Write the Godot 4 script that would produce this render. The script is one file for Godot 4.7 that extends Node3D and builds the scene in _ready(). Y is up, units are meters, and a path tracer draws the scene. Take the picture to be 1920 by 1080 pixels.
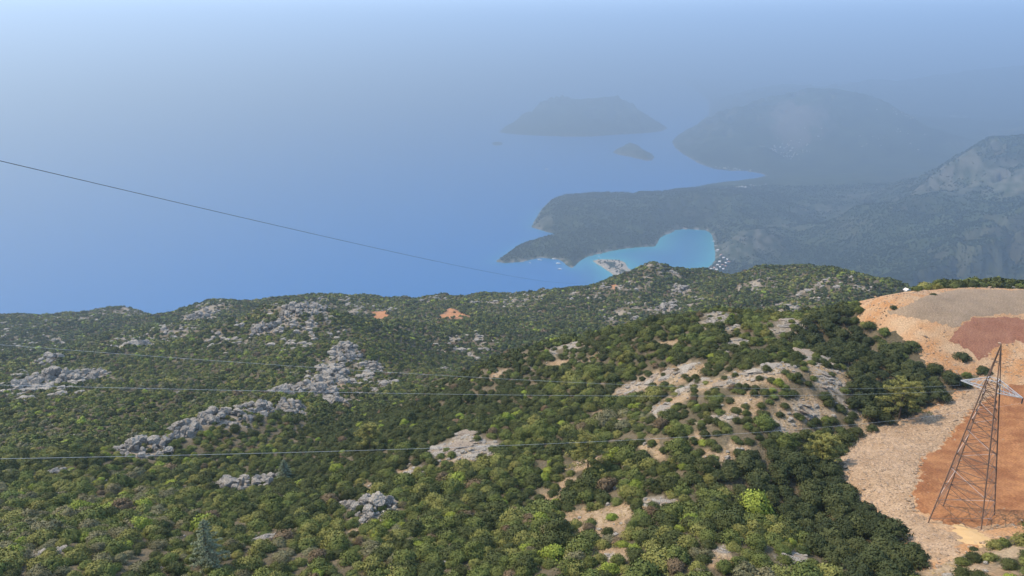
extends Node3D
# A mountainside of evergreen scrub above a hazy sea bay, with a lagoon, far headlands and a steel lattice tower. Metres, y up, sea at y = 0.

const EYE := Vector3(0, 1200, 0)
const TAU2 := 6.283185307

const SLOPE_POINTS := [
	[-79.6, -96.4, 1120.5], [-49.9, -103.6, 1114.6], [-13.6, -99.1, 1118.3], [18.6, -90.1, 1125.7], [-97.4, -120.6, 1110.4], [-58.8, -124.8, 1107.3], [-16.3, -120.9, 1110.2], [17.7, -110.6, 1117.8],
	[36.5, -98.5, 1126.9], [-133, -169, 1090.9], [-95.2, -175.9, 1086.4], [-49.5, -167.8, 1091.6], [-13.5, -149.4, 1103.5], [16, -139.1, 1110.2], [39, -121.9, 1121.3], [-182.9, -237.8, 1066.2],
	[-138.4, -243.4, 1063.1], [-100.9, -248.3, 1064.8], [-61.5, -247.5, 1060.8], [-14.1, -175.4, 1099.7], [24.8, -163.1, 1108.2], [48.9, -138.6, 1122], [-241.1, -319.1, 1040.2], [-180.5, -323, 1038.3],
	[-128.5, -320.2, 1039.7], [-94, -331.9, 1033.8], [-49.9, -316.1, 1039], [-5.4, -229.9, 1084.9], [22.1, -200.8, 1099.5], [40.9, -179.4, 1110.2], [58.7, -152.1, 1123.9], [-317, -424.8, 1005.6],
	[-231.9, -420.2, 1007.7], [-162.2, -409, 1012.8], [-103.5, -391.6, 1020.8], [-61, -435.8, 1000.6], [24.3, -223.7, 1097.7], [49.3, -186.6, 1114.6], [67.7, -161.4, 1126.2], [72.8, -228.7, 1114.7],
	[57.8, -222.6, 1111.7], [41.3, -224.2, 1106.8], [22, -261.1, 1092.4], [-2.2, -280, 1078.5], [-12.3, -264.7, 1078.9], [-26.4, -248.6, 1075.1], [85.5, -208.1, 1120.3], [-33.5, -478.8, 980.9],
	[-26.3, -569.4, 958.6], [17.5, -569.7, 963.2], [68, -636.4, 948.7], [151.3, -621.9, 962], [207.6, -626.5, 980.4], [-534, -724.4, 898.9], [-483.7, -759, 884.6], [-292.8, -569.1, 963.5],
	[-189.6, -484.2, 998.8], [-113.9, -435.3, 1015.5], [-76.9, -554.7, 964.9], [-620.6, -847, 865.5], [-525.6, -850.8, 866.1], [-359.7, -714.6, 919.5], [-282.1, -662.4, 946.5], [-167, -545, 1001.1],
	[-128, -647.5, 952.2], [-61.7, -737.4, 917.8], [23.1, -759.7, 915.4], [110.8, -772.1, 923.2], [162.7, -803.7, 931.1], [203.6, -732.2, 949.2], [247, -633.6, 988], [-837.6, -994.2, 826],
	[-1088.9, -1292.5, 628], [-1675.2, -1988.4, -263.1], [-765.6, -1050.7, 804.7], [-995.2, -1365.9, 600.3], [-1531.1, -2101.4, -305.6], [-704.5, -1092.6, 790.7], [-915.9, -1420.3, 582.2], [-1409, -2185.1, -333.5],
	[-658, -1121.1, 786.4], [-855.5, -1457.5, 576.5], [-629.4, -1137.5, 787.7], [-818.2, -1478.7, 578.2], [-1258.8, -2275, -339.7], [-603.7, -1140, 772.9], [-784.8, -1482, 559.7], [-1207.3, -2280.1, -363.6],
	[-534.8, -1074.2, 790.6], [-695.3, -1396.5, 588.6], [-440.8, -953, 844.6], [-573, -1238.9, 668.6], [-881.6, -1906, -88.4], [-381.4, -902.7, 878.6], [-495.8, -1173.6, 717.4], [-762.8, -1805.5, 18.1],
	[-341.6, -897.2, 882], [-444.1, -1166.3, 723.2], [-289.4, -894.3, 888.7], [-376.3, -1162.6, 733.3], [-578.9, -1788.7, 60.4], [-243.1, -897.7, 889], [-316, -1167, 734.3], [-486.2, -1795.3, 66.4],
	[-178.7, -912.7, 880.9], [-232.3, -1186.5, 723.7], [-357.4, -1825.3, 50.2], [-138.6, -919.6, 876.2], [-180.2, -1195.5, 717.7], [-277.2, -1839.2, 41], [-97.4, -924.9, 880.3], [-126.6, -1202.4, 723],
	[-194.8, -1849.8, 49], [-62.9, -927.9, 875.5], [-81.7, -1206.2, 716.8], [-125.8, -1855.7, 39.6], [-28.2, -939.6, 878.2], [-36.7, -1221.4, 719.6], [-56.5, -1879.2, 39.4], [14.4, -959.9, 870.5],
	[18.8, -1247.9, 708.2], [28.9, -1919.8, 12.9], [58.7, -978.2, 871.1], [76.3, -1271.7, 707.8], [117.4, -1956.5, 3.3], [91.4, -975.7, 875.1], [118.8, -1268.4, 712.9], [121.1, -952.3, 887.4],
	[157.5, -1238, 730.2], [242.3, -1904.7, 46.7], [148.8, -907.9, 914.8], [193.4, -1180.3, 768.5], [297.6, -1815.8, 123.5], [162, -890.4, 929.3], [210.6, -1157.5, 788.3], [179.8, -881.9, 936.7],
	[233.8, -1146.4, 798.2], [197.7, -872.9, 935.3], [257, -1134.8, 796.8], [212.4, -864.3, 929.8], [276.1, -1123.6, 790], [424.8, -1728.6, 170.1], [231.7, -838.6, 930], [301.2, -1090.2, 791.6],
	[463.4, -1677.2, 181.5], [264.4, -807.8, 950], [343.8, -1050.2, 818.9], [528.9, -1615.6, 232.5], [298.6, -774.4, 968.7], [388.2, -1006.8, 844.6], [597.2, -1548.9, 281], [319.5, -755.2, 972.1],
	[415.3, -981.8, 849.7], [639, -1510.4, 293.3], [326.8, -708.2, 979.7], [424.9, -920.7, 862.1], [653.6, -1416.5, 330.4], [334.9, -659.9, 988.6], [435.4, -857.8, 876.3], [669.8, -1319.7, 370.1],
	[335.5, -614.3, 998.3], [436.2, -798.6, 891.6], [671.1, -1228.7, 411.6], [66.1, -122.8, 1123], [78, -130.2, 1122], [97.8, -146.5, 1121.5], [103, -167.4, 1122], [117.9, -170.5, 1122],
	[107.4, -140, 1122.5], [92, -116.9, 1124.5], [74.3, -99.6, 1127.5], [61.1, -95, 1127.5], [58.6, -101, 1125], [102.4, -199.1, 1127.5], [106.6, -189.4, 1127.5], [118.3, -184.7, 1127.5],
	[134.2, -187.4, 1127.5], [117.2, -210.7, 1127.5], [132.9, -216.2, 1127.5], [153.4, -213.2, 1128.5], [103.9, -208.8, 1126], [84.8, -155.4, 1119.5], [95.8, -194.9, 1119], [99.4, -214.3, 1118],
	[67.3, -139, 1118], [48.9, -107.7, 1120], [49.9, -90.9, 1126], [56, -82.5, 1132], [66.1, -80.1, 1134], [68.2, -72.8, 1140], [101.3, -108.4, 1130], [139.1, -156.6, 1127],
	[186.7, -208.3, 1127], [57.2, -117, 1120], [-210.9, -688.4, 910.8], [100.5, -387.2, 1008.5], [121.4, -381.1, 1017.8], [143.8, -351.8, 1026.1], [72.5, -393.4, 1006.5], [35.3, -418.5, 1002.5],
	[-3.1, -400, 1006.4], [173.7, -360.3, 1033.7], [203.8, -367.3, 1036.8], [213.2, -338.5, 1056.5], [222, -308.4, 1071.6], [172.4, -245.5, 1120.4], [165.1, -262.4, 1112.8], [189.9, -245, 1122.8],
	[403.2, -572.2, 948.5], [0, 0, 1140], [60, -20, 1142], [-60, -30, 1130], [-130, -60, 1115], [150, -20, 1150], [0, 100, 1190], [150, 90, 1195],
	[-150, 60, 1160], [0, -45, 1128], [60, -50, 1132], [-300, -80, 1080], [-600, -150, 960], [-1000, -400, 800], [320, -60, 1150], [500, -200, 1120],
	[0, 300, 1300], [0, 1000, 1700], [0, 1700, 1960], [0, 2600, 1900], [900, 800, 1560], [-900, 800, 1350], [1500, 300, 1500], [-1400, 300, 950],
	[2300, -200, 1300], [-2300, 0, 500], [1500, -500, 1150], [2500, -900, 900], [2000, 1600, 1700], [-2000, 1600, 1200],
]
const COAST_POINTS := [
	[329.1, -5054, 95], [258.4, -5093.8, 60], [463, -4915.1, 100], [569.8, -4915.1, 100], [838, -4813.2, 105], [1034.6, -4929.3, 115], [616.2, -4429.1, 60], [417.7, -4378.2, 40],
	[278.7, -4204, 35], [781.7, -4448.5, 55], [1203.8, -4897.6, 140], [1586.5, -5002.3, 165], [1271.2, -4725, 90], [0, -4084.7, 18], [121.3, -4104.1, 25], [333.3, -4099.6, 20],
	[1408.2, -5766, 70], [1904.8, -6040.2, 60], [1319.9, -4506.8, 40], [1359.4, -4204.8, 70], [1539.8, -4306.9, 140], [1891.9, -4435.6, 240], [2084.5, -4197, 350], [2373.6, -4216.1, 480],
	[2545.7, -4281.4, 560], [2758.1, -4358.6, 640], [2928.1, -4343.8, 660], [3420.6, -4290.3, 720], [1608, -4193.9, 25], [1553.5, -3874.4, 25], [1884.3, -4021.2, 165], [2012, -3722, 270],
	[2146.9, -3507, 350], [2326.5, -3340.7, 440], [1676.6, -3528.1, 130], [1735.3, -3150.6, 220], [1748.7, -2797, 330], [1833.3, -2571.9, 420], [2210.4, -2642, 500], [1720.1, -4340.5, 50],
	[1868.2, -4497.2, 110], [1399.6, -4116.9, 15], [2049.9, -4399.9, 150], [2311.6, -4316, 250], [2437.7, -4037.2, 400], [2332.8, -7468.1, 15], [2645.7, -7631.2, 70], [2813.9, -7348.5, 60],
	[3112.3, -6842.4, 90], [2429.4, -6543.9, 45], [3712.6, -7091, 150], [2692.6, -5879.6, 120], [4452.9, -8016.8, 170], [5480.2, -8816.2, 250], [5459.8, -7519.9, 400], [1882.8, -8082.3, 60],
	[2032.3, -7541.9, 30], [1283.7, -8480.4, 75], [1343.8, -7924.6, 60], [1400.7, -7760, 40], [1190.2, -8224.1, 40], [3141.5, -8753.3, 577.3], [3537.7, -8708.9, 644.5], [3856.5, -8462.7, 586.6],
	[4024.1, -8050.2, 480.8], [4166.3, -7637.5, 345.5], [2630.4, -8607, 419.4], [2235.4, -8407.9, 247.8], [1974.6, -8267.5, 160.8], [2968.9, -7857.9, 310.1], [3357.4, -7481.2, 301.1], [2434, -7515.7, 203],
	[4148.4, -12320.3, 487.9], [3777.4, -12439.1, 315.1], [4528.6, -12185.7, 439], [6038.6, -13730.8, 406.4], [6339.8, -13594.4, 495.4], [6648.2, -13446.2, 449.6], [7210.3, -13153.4, 553.1], [7796.3, -12814.7, 662.6],
	[8221, -12546.5, 731.5], [9202.8, -11845.2, 811.9], [10500.7, -10711.5, 884], [466.3, -11290.4, 487.4], [779.4, -11273.1, 337.5], [1166.1, -11239.7, 324.9], [1541.6, -10891.4, 410.6], [1789.6, -10752.1, 275.8],
	[1943.2, -10522.1, 138.2], [156.5, -11298.9, 267], [-39.1, -11199.9, 46.8], [4422.2, -10886.1, 257.8], [3573.1, -10572.5, 236.4], [5030.2, -10062.8, 240.4], [3531.1, -5928, 190], [3993.4, -5991, 220],
	[4589.3, -5677, 260], [2927.3, -5578.6, 170], [2355.6, -5190.5, 120], [4959.2, -10927.3, 180], [6141, -10309.6, 200], [6894.9, -9821.4, 250], [7924, -9011.7, 300], [9286, -16576.2, 250],
	[10916.9, -15550.6, 350], [5900.4, -15408.9, 150],
]
const MAIN_COAST := [
	[2310.5, -6798.9], [2079.9, -6610.6], [1803.1, -6456.9], [1402.6, -6100.5], [1151.6, -5925.2], [925.8, -5841.1], [682.4, -5925.2], [429.4, -5968.2],
	[312.5, -5779.4], [219.6, -5415.5], [162.9, -5092], [127.7, -4861], [175.4, -4802.6], [228.4, -4731.5], [274.6, -4689.7], [347.3, -4648.6],
	[268.7, -4581.6], [166.2, -4529.2], [88.4, -4452.7], [6.4, -4318.4], [-46.2, -4169], [-96, -4049.8], [-38.8, -4028.8], [54, -4049.8],
	[115.4, -4103.2], [171.3, -4135.9], [213.1, -4114.1], [264.2, -4103.2], [288.1, -4049.8], [301.8, -3987.4], [326.8, -3926.6], [355.9, -3997.7],
	[382.9, -4071], [429.8, -4152.4], [524, -4225.4], [580.2, -4276.1], [676.3, -4330.3], [771.4, -4366.4], [863.6, -4378.5], [895.7, -4465.3],
	[930.5, -4581.6], [983.1, -4662.2], [1031.8, -4717.5], [1070.6, -4788.2], [1124.2, -4809.8], [1182.3, -4802.6], [1242, -4788.2], [1280.4, -4759.7],
	[1276.7, -4648.6], [1243.4, -4465.3], [1203.2, -4283.1], [1154.2, -4092.4], [1117.7, -4008], [1078.7, -3946.7], [965.3, -3810.1], [758.1, -3763.4],
	[658.9, -3848.3], [633.1, -3946.7], [634.7, -4039.3], [605.2, -4087.1], [561.8, -4103.2], [519.3, -4103.2], [478.7, -4092.4], [457.7, -4065.7],
	[470.8, -4018.4], [493.6, -3956.8], [512.9, -3896.9], [531.7, -3838.7], [549.8, -3717.7], [541.5, -3423.9], [461.5, -2574.7], [3491.1, -2574.7],
	[8571.4, -5274.7], [34193.4, -30526.9], [6046.4, -30526.9], [4496, -19214.5], [3879.3, -15151.3], [2950.3, -11427], [2520.5, -10595.5], [2266.1, -10103.1],
	[2087.6, -9653], [1930, -9141.8], [1864.4, -8636.4], [1851.6, -8181.8], [1861.8, -7842.5], [1868.4, -7562.7], [1903.1, -7332.9], [1941.3, -7176.8],
	[2044.3, -7086.1], [2212.1, -7056.4], [2316.9, -6911.1],
]
const HEADLAND_COAST := [
	[-177, -10103.1], [34.6, -9873.1], [274.1, -9761.9], [677.8, -9653], [1016.7, -9653], [1385.3, -9873.1], [1715.7, -9986.8], [2005.2, -10222],
	[2164.7, -10595.5], [2138.9, -11136.2], [1823.2, -11891.8], [1191.4, -12222.5], [331.5, -11891.8], [-76.4, -10927.3],
]
const ISLAND_COAST := [
	[1103.7, -8261], [1146.8, -8104], [1221.9, -7989.9], [1306, -7842.5], [1365.4, -7700.2], [1430.9, -7700.2], [1503.7, -7952.6], [1511.3, -8221.2],
	[1464.5, -8465.6], [1401.3, -8636.4], [1291.9, -8724.2], [1188.8, -8550.2],
]
const ISLET_COAST := [
	[-239.6, -8951.6], [-186.4, -8813.8], [-124.9, -8859.3], [-108.3, -9045.7], [-167.3, -9141.8], [-224, -9093.5],
]
const SPOTS := [
	[-114.8, -206.2, 8.0, 8.0, 0.51, 0, "grey limestone outcrop at the low left end of the long rock ridge"],
	[-109.9, -222.2, 6.7, 7.0, 0.46, 0, "pale grey limestone wall under the lowest wire on the left ridge"],
	[-101.3, -234.3, 9.4, 7.8, 0.41, 0, "long grey limestone crest between two dark bush clumps on the left ridge"],
	[-97.7, -258.4, 7.5, 16.4, 0.36, 0, "fluted grey limestone face in the middle of the left ridge"],
	[-90.4, -274.2, 6.0, 13.2, 0.32, 0, "broken grey limestone rubble below the left ridge crest"],
	[-111.3, -337.5, 9.5, 16.6, 0.32, 0, "grey rock shelf just under the middle wire on the left ridge"],
	[-98.2, -347.8, 8.5, 18.7, 0.28, 0, "grey limestone knob crossed by the middle wire"],
	[-103.0, -392.0, 9.5, 17.4, 0.26, 0, "pink grey limestone crag at the left ridge top"],
	[-83.6, -318.9, 6.8, 15.0, 0.26, 0, "pale rock slope low on the right side of the left ridge"],
	[-103.0, -430.6, 8.9, 18.5, 0.23, 0, "pale grey crag above the top wire on the left ridge"],
	[-84.2, -417.5, 6.0, 13.1, 0.20, 0, "steep band of white rocks right of the left ridge crag"],
	[-69.6, -373.7, 3.6, 7.9, 0.18, 0, "narrow grey rock rib at the edge of the green valley"],
	[-154.8, -552.5, 12.1, 26.7, 0.27, 0, "pale rock cap on the distant left crest"],
	[-164.3, -525.4, 9.1, 20.1, 0.30, 0, "bright grey rock spur on the distant left crest"],
	[-178.8, -506.3, 11.4, 10.1, 0.34, 0, "pale rock band slanting down the distant left slope"],
	[-71.5, -172.4, 7.1, 7.7, 0.39, 0, "low grey limestone band beside the upper blue green cedar"],
	[-67.2, -180.7, 3.5, 5.0, 0.36, 0, "small white limestone shelf left of the upper blue green cedar"],
	[-28.8, -135.7, 5.3, 8.1, 0.21, 0, "big fissured grey limestone boulder pile in the left foreground scrub"],
	[-35.7, -140.8, 2.2, 3.4, 0.25, 0, "pale boulder at the left of the big fissured boulder pile"],
	[-252.2, -380.9, 11.9, 21.4, 0.58, 0, "pinkish rock slab on the far left slope under the middle wire"],
	[-251.7, -355.2, 10.0, 20.2, 0.62, 0, "pale rock ledge at the left edge under the middle wire"],
	[-247.2, -399.1, 9.3, 18.1, 0.55, 0, "pale rock ledge right of the pinkish slab on the far left slope"],
	[-323.4, -480.1, 8.8, 19.3, 0.59, 0, "small pale rock ledge high on the far left slope"],
	[-155.0, -314.7, 2.5, 5.4, 0.46, 0, "lone round pale boulder on the left slope"],
	[-104.4, -753.8, 9.8, 21.7, 0.14, 0, "isolated white rock cluster below the red clearings"],
	[-42.5, -866.0, 5.2, 11.5, 0.05, 0, "small white rock stack on the skyline slope right of the red clearing"],
	[188.6, -791.4, 10.3, 22.7, -0.23, 0, "white rock cluster on the flank of the pointed hill"],
	[-47.1, -486.1, 4.2, 9.2, 0.10, 0, "small white rocks in the valley at the end of the top wire"],
	[-123.1, -176.1, 3.4, 3.6, 0.61, 0, "low white rock ledge in the lower left scrub"],
	[-314.1, -575.8, 12.9, 13.6, 0.50, 0, "thin pale rock ledge on the distant left dip"],
	[-610.5, -1107.6, 13.2, 29.1, 0.50, 0, "white rock tip on the small distant peak at left"],
	[-359.4, -809.8, 22.6, 29.7, 0.42, 0, "pale rock spine on the left skyline hill"],
	[156.9, -715.8, 11.1, 18.7, -0.22, 0, "pale rocks at the foot of the pointed hill"],
	[-12.1, -170.6, 4.8, 10.5, 0.07, 1, "large smooth tilted limestone slab in the middle of the slope"],
	[-6.1, -166.7, 3.3, 5.2, 0.04, 1, "broken pale slabs right of the large tilted slab"],
	[-18.1, -169.5, 3.1, 3.8, 0.11, 1, "low pale slab left of the large tilted slab"],
	[-23.9, -158.2, 2.1, 3.2, 0.15, 1, "pale slab at the lower end of the tilted slab group"],
	[21.9, -254.4, 2.8, 6.1, -0.09, 1, "pale slab on the spur edge beside the tan clearing"],
	[14.9, -254.1, 1.8, 3.9, -0.06, 1, "small white slab at the left end of the spur edge"],
	[35.7, -193.9, 6.2, 3.7, -0.18, 1, "long cream rock shelf left on the rocky spur"],
	[46.6, -190.3, 4.6, 3.4, -0.24, 1, "cream rock ledges above the long shelf on the spur"],
	[46.4, -174.1, 4.2, 3.6, -0.26, 1, "pale ledges below the middle of the rocky spur"],
	[55.5, -163.4, 6.2, 3.7, -0.33, 1, "layered pale limestone pavement in the middle of the spur"],
	[62.0, -162.8, 4.8, 3.0, -0.36, 1, "layered limestone strata left of the big ledge on the spur"],
	[79.3, -177.1, 5.7, 11.0, -0.42, 1, "big layered limestone ledge at the right of the spur"],
	[83.2, -205.3, 4.7, 5.9, -0.39, 1, "pale rock patch high among the dark oaks"],
	[65.4, -223.4, 2.1, 4.7, -0.28, 1, "single pale rock on the spur skyline"],
	[74.1, -159.1, 3.5, 4.7, -0.44, 1, "wide weathered grey slab left of the dark oaks"],
	[64.9, -148.1, 3.3, 2.1, -0.41, 1, "pair of rounded fluted slabs below the wide weathered slab"],
	[75.7, -151.2, 2.4, 2.9, -0.46, 1, "pale fluted rock at the edge of the dark oak wood"],
	[56.2, -141.0, 1.1, 2.4, -0.38, 1, "upright pale rock among shrubs below the spur"],
	[44.9, -146.4, 4.2, 2.6, -0.30, 1, "scattered pale ledges left of the upright rock"],
	[36.5, -164.5, 3.0, 4.6, -0.22, 1, "pale rocky ground below the long cream shelf"],
	[26.3, -117.5, 3.1, 1.9, -0.22, 1, "row of low white rocks under a spreading shrub"],
	[41.2, -91.1, 2.1, 3.9, -0.43, 1, "dark edged boulder at the lower edge beside the oak wood"],
	[40.8, -97.4, 1.7, 2.3, -0.40, 1, "flat pale rock above the boulder at the lower edge"],
	[36.7, -102.9, 1.1, 2.5, -0.34, 1, "small pale rocks beside the bright green bush"],
	[-47.4, -121.6, 2.9, 2.3, 0.37, 1, "flat tan rock in the lower left scrub"],
	[-50.7, -112.9, 1.3, 1.4, 0.42, 1, "small flat rock right of the foreground cedar"],
	[-76.5, -104.8, 3.1, 1.8, 0.63, 1, "cream rock ledge in shade at the lower left"],
	[7.3, -107.4, 1.1, 1.4, -0.07, 1, "small white boulder left of the tan clearing"],
	[14.9, -97.3, 0.7, 1.1, -0.15, 1, "small pale stone below the tan clearing"],
	[30.8, -92.9, 1.6, 0.9, -0.32, 1, "low pale rock under the yellow green bush"],
	[16.1, -112.9, 4.6, 7.4, -0.14, 2, ""],
	[13.6, -120.6, 3.6, 3.5, -0.11, 2, ""],
	[20.5, -117.1, 2.9, 4.5, -0.17, 2, ""],
	[7.7, -133.1, 2.7, 5.1, -0.06, 2, ""],
	[11.4, -139.2, 2.1, 3.4, -0.08, 2, ""],
	[30.9, -138.7, 1.6, 3.6, -0.22, 2, ""],
	[29.7, -144.3, 1.7, 3.7, -0.20, 2, ""],
	[16.7, -146.8, 3.7, 3.5, -0.11, 2, ""],
	[50.5, -148.0, 4.5, 2.7, -0.33, 2, ""],
	[38.9, -169.5, 5.5, 6.5, -0.23, 2, ""],
	[52.8, -152.1, 3.8, 2.3, -0.33, 2, ""],
	[26.0, -231.4, 4.7, 2.8, -0.11, 2, ""],
	[15.9, -241.2, 3.8, 3.0, -0.07, 2, ""],
	[-4.9, -252.5, 3.2, 4.9, 0.02, 2, ""],
	[39.2, -130.4, 2.5, 3.9, -0.29, 2, ""],
	[44.9, -132.2, 2.3, 3.5, -0.33, 2, ""],
	[38.4, -140.4, 3.1, 2.3, -0.27, 2, ""],
	[76.2, -145.7, 1.8, 4.0, -0.48, 2, ""],
	[60.0, -144.9, 3.0, 4.4, -0.39, 2, ""],
	[50.0, -213.6, 3.7, 2.6, -0.23, 2, ""],
	[29.6, -89.9, 2.2, 2.0, -0.32, 2, ""],
	[-25.9, -158.9, 1.9, 4.2, 0.16, 2, ""],
	[-33.0, -154.6, 2.7, 2.1, 0.21, 2, ""],
	[-31.0, -127.2, 1.6, 3.3, 0.24, 2, ""],
	[15.8, -97.4, 2.7, 3.2, -0.16, 2, ""],
	[42.0, -192.3, 7.7, 5.0, -0.22, 2, ""],
	[50.9, -166.8, 5.5, 4.4, -0.30, 2, ""],
	[24.4, -180.6, 2.6, 2.7, -0.13, 2, ""],
	[-98.3, -370.2, 9.0, 18.1, 0.26, 2, ""],
	[-11.8, -162.4, 6.8, 4.6, 0.07, 2, ""],
	[-153.2, -821.4, 9.5, 20.9, 0.18, 3, ""],
	[-143.7, -801.6, 5.6, 12.2, 0.18, 3, ""],
	[-64.7, -790.3, 16.8, 37.1, 0.08, 3, ""],
	[-72.2, -830.1, 5.7, 12.5, 0.09, 3, ""],
	[12.9, -735.8, 2.8, 6.2, -0.02, 3, ""],
	[120.0, -834.6, 3.8, 6.2, -0.14, 3, ""],
	[76.8, -914.2, 9.6, 9.6, -0.08, 2, ""],
	[59.9, -84.2, 6.2, 5.1, -0.62, 2, ""],
	[69.4, -88.9, 3.8, 2.3, -0.66, 2, ""],
	[47.4, -184.1, 5.9, 3.6, -0.25, 2, ""],
	[58.9, -160.7, 8.0, 4.8, -0.35, 2, ""],
	[75.2, -165.3, 5.6, 8.2, -0.43, 2, ""],
	[67.5, -149.4, 4.6, 2.8, -0.42, 2, ""],
	[34.8, -192.8, 7.7, 4.6, -0.18, 2, ""],
	[27.1, -169.7, 1.4, 3.1, -0.16, 2, ""],
	[178.2, -855.6, 28.6, 28.4, -0.21, 4, ""],
	[143.3, -833.1, 25.2, 21.5, -0.17, 4, ""],
	[172.6, -726.5, 22.5, 49.4, -0.23, 4, ""],
	[236.3, -686.3, 27.0, 47.0, -0.33, 4, ""],
	[229.8, -586.2, 18.9, 25.0, -0.37, 4, ""],
	[119.8, -718.7, 33.1, 56.0, -0.17, 4, ""],
	[27.8, -924.0, 34.7, 47.4, -0.03, 4, ""],
	[-211.8, -878.2, 40.7, 30.6, 0.24, 4, ""],
	[-110.0, -912.9, 34.6, 31.9, 0.12, 4, ""],
	[-366.3, -849.6, 34.7, 37.6, 0.41, 4, ""],
	[-606.7, -845.7, 31.1, 57.2, 0.62, 4, ""],
	[-579.5, -1043.8, 35.7, 78.6, 0.51, 4, ""],
	[-298.8, -581.4, 39.6, 77.2, 0.47, 4, ""],
	[-491.8, -710.8, 52.0, 114.4, 0.61, 4, ""],
	[-571.8, -905.4, 48.0, 62.0, 0.56, 4, ""],
	[0.0, -858.5, 51.8, 34.4, -0.00, 4, ""],
	[87.9, -836.1, 37.9, 31.1, -0.10, 4, ""],
	[274.2, -610.5, 29.8, 30.1, -0.42, 4, ""],
	[-166.1, -844.8, 39.0, 29.1, 0.19, 4, ""],
	[-195.0, -499.5, 24.4, 32.0, 0.37, 4, ""],
	[-40.0, -578.0, 26.8, 39.1, 0.07, 4, ""],
	[-258.5, -380.6, 31.6, 69.5, 0.60, 4, ""],
	[-155.2, -509.2, 28.3, 62.2, 0.30, 4, ""],
	[-93.5, -374.1, 24.1, 53.1, 0.24, 4, ""],
	[66.6, -230.8, 9.1, 20.0, -0.28, 4, ""],
	[15.4, -249.9, 11.6, 10.5, -0.06, 4, ""],
	[-78.3, -386.0, 12.3, 27.1, 0.20, 4, ""],
	[69.3, -206.0, 9.9, 21.8, -0.32, 4, ""],
	[77.3, -165.3, 5.6, 12.4, -0.44, 4, ""],
]
const GRAVEL := [
	[60.7, -121.7], [72.1, -140], [81.3, -145.3], [88.9, -146.8], [101.3, -154.7], [109.7, -160.8], [109.6, -156.5], [95.3, -142.1],
	[82.1, -130.1], [74.3, -119.8], [68.5, -109.2], [66.5, -101.7], [67.5, -96.5], [64, -89.6], [59.4, -89.2], [60.9, -97.5],
	[62.3, -110], [61.5, -116.4],
]
const STONY := [
	[59.7, -121.3], [73.3, -141.4], [87.5, -148.6], [100.9, -156.1], [114.3, -166.5], [104.3, -167.4], [104.3, -176.4], [101.3, -189.2],
	[99.1, -200.1], [116.3, -242.1], [297.1, -581.7], [125.9, -220.7], [134, -215.3], [153.5, -213.3], [159, -202.9], [136, -158.7],
	[126.8, -137.6], [101.4, -108.5], [84.2, -96.8], [77, -95.4], [73.2, -94.4], [63.4, -88.6], [55.8, -84.4], [60.3, -97.8],
	[61, -113],
]
const RED := [
	[74.3, -119.8], [83, -130.7], [95.3, -142.1], [108.8, -155.1], [116.8, -160.2], [124.5, -159], [127.4, -143.8], [99.5, -110.3],
	[85.9, -100.2], [78.4, -97.4], [76.1, -98.7], [72.9, -98.7], [68.6, -101.1], [67.3, -103.9], [69.4, -110.9],
]
const PAD := [
	[103.6, -195.1], [108.8, -194.4], [119.2, -203.3], [133.9, -212.5], [149.2, -211.5], [175, -216], [164.7, -194.3], [145, -191.1],
	[133.6, -191.4], [122.4, -187], [116.9, -184.7], [110.9, -186.8], [105.7, -190.4],
]
const MAROON := [
	[117.6, -184.7], [123.9, -187.2], [133.7, -190.3], [142.7, -187.6], [138.6, -177], [129.1, -178.9], [123.7, -176.4], [117.1, -173.9],
	[116.3, -177], [113.3, -181.3],
]
const OAKWOOD := [
	[96.9, -198.4], [97.4, -186.1], [98.5, -171.2], [102.5, -166.2], [111.3, -163.6], [103.3, -152.9], [90.9, -146.2], [81, -144.8],
	[75.9, -146.3], [77.8, -158.5], [82.7, -171.5], [78.3, -188.2], [76.2, -194.6], [95.4, -220.1], [102.3, -224.7],
]
const OAKBELT := [
	[38.1, -126.4], [48.9, -131.2], [61.3, -125.4], [61.3, -114.7], [60.5, -103], [59, -94], [54.8, -81.5], [48, -81.5],
	[44.4, -85.8], [44.6, -91.5], [48.6, -109.2], [43.8, -117.7], [38.1, -118.6],
]
const PUDDLE := [
	[70.4, -100.6], [70.1, -97.5], [70, -93.9], [68.8, -93.3], [67.6, -94.7], [67.8, -97.6],
]
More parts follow.
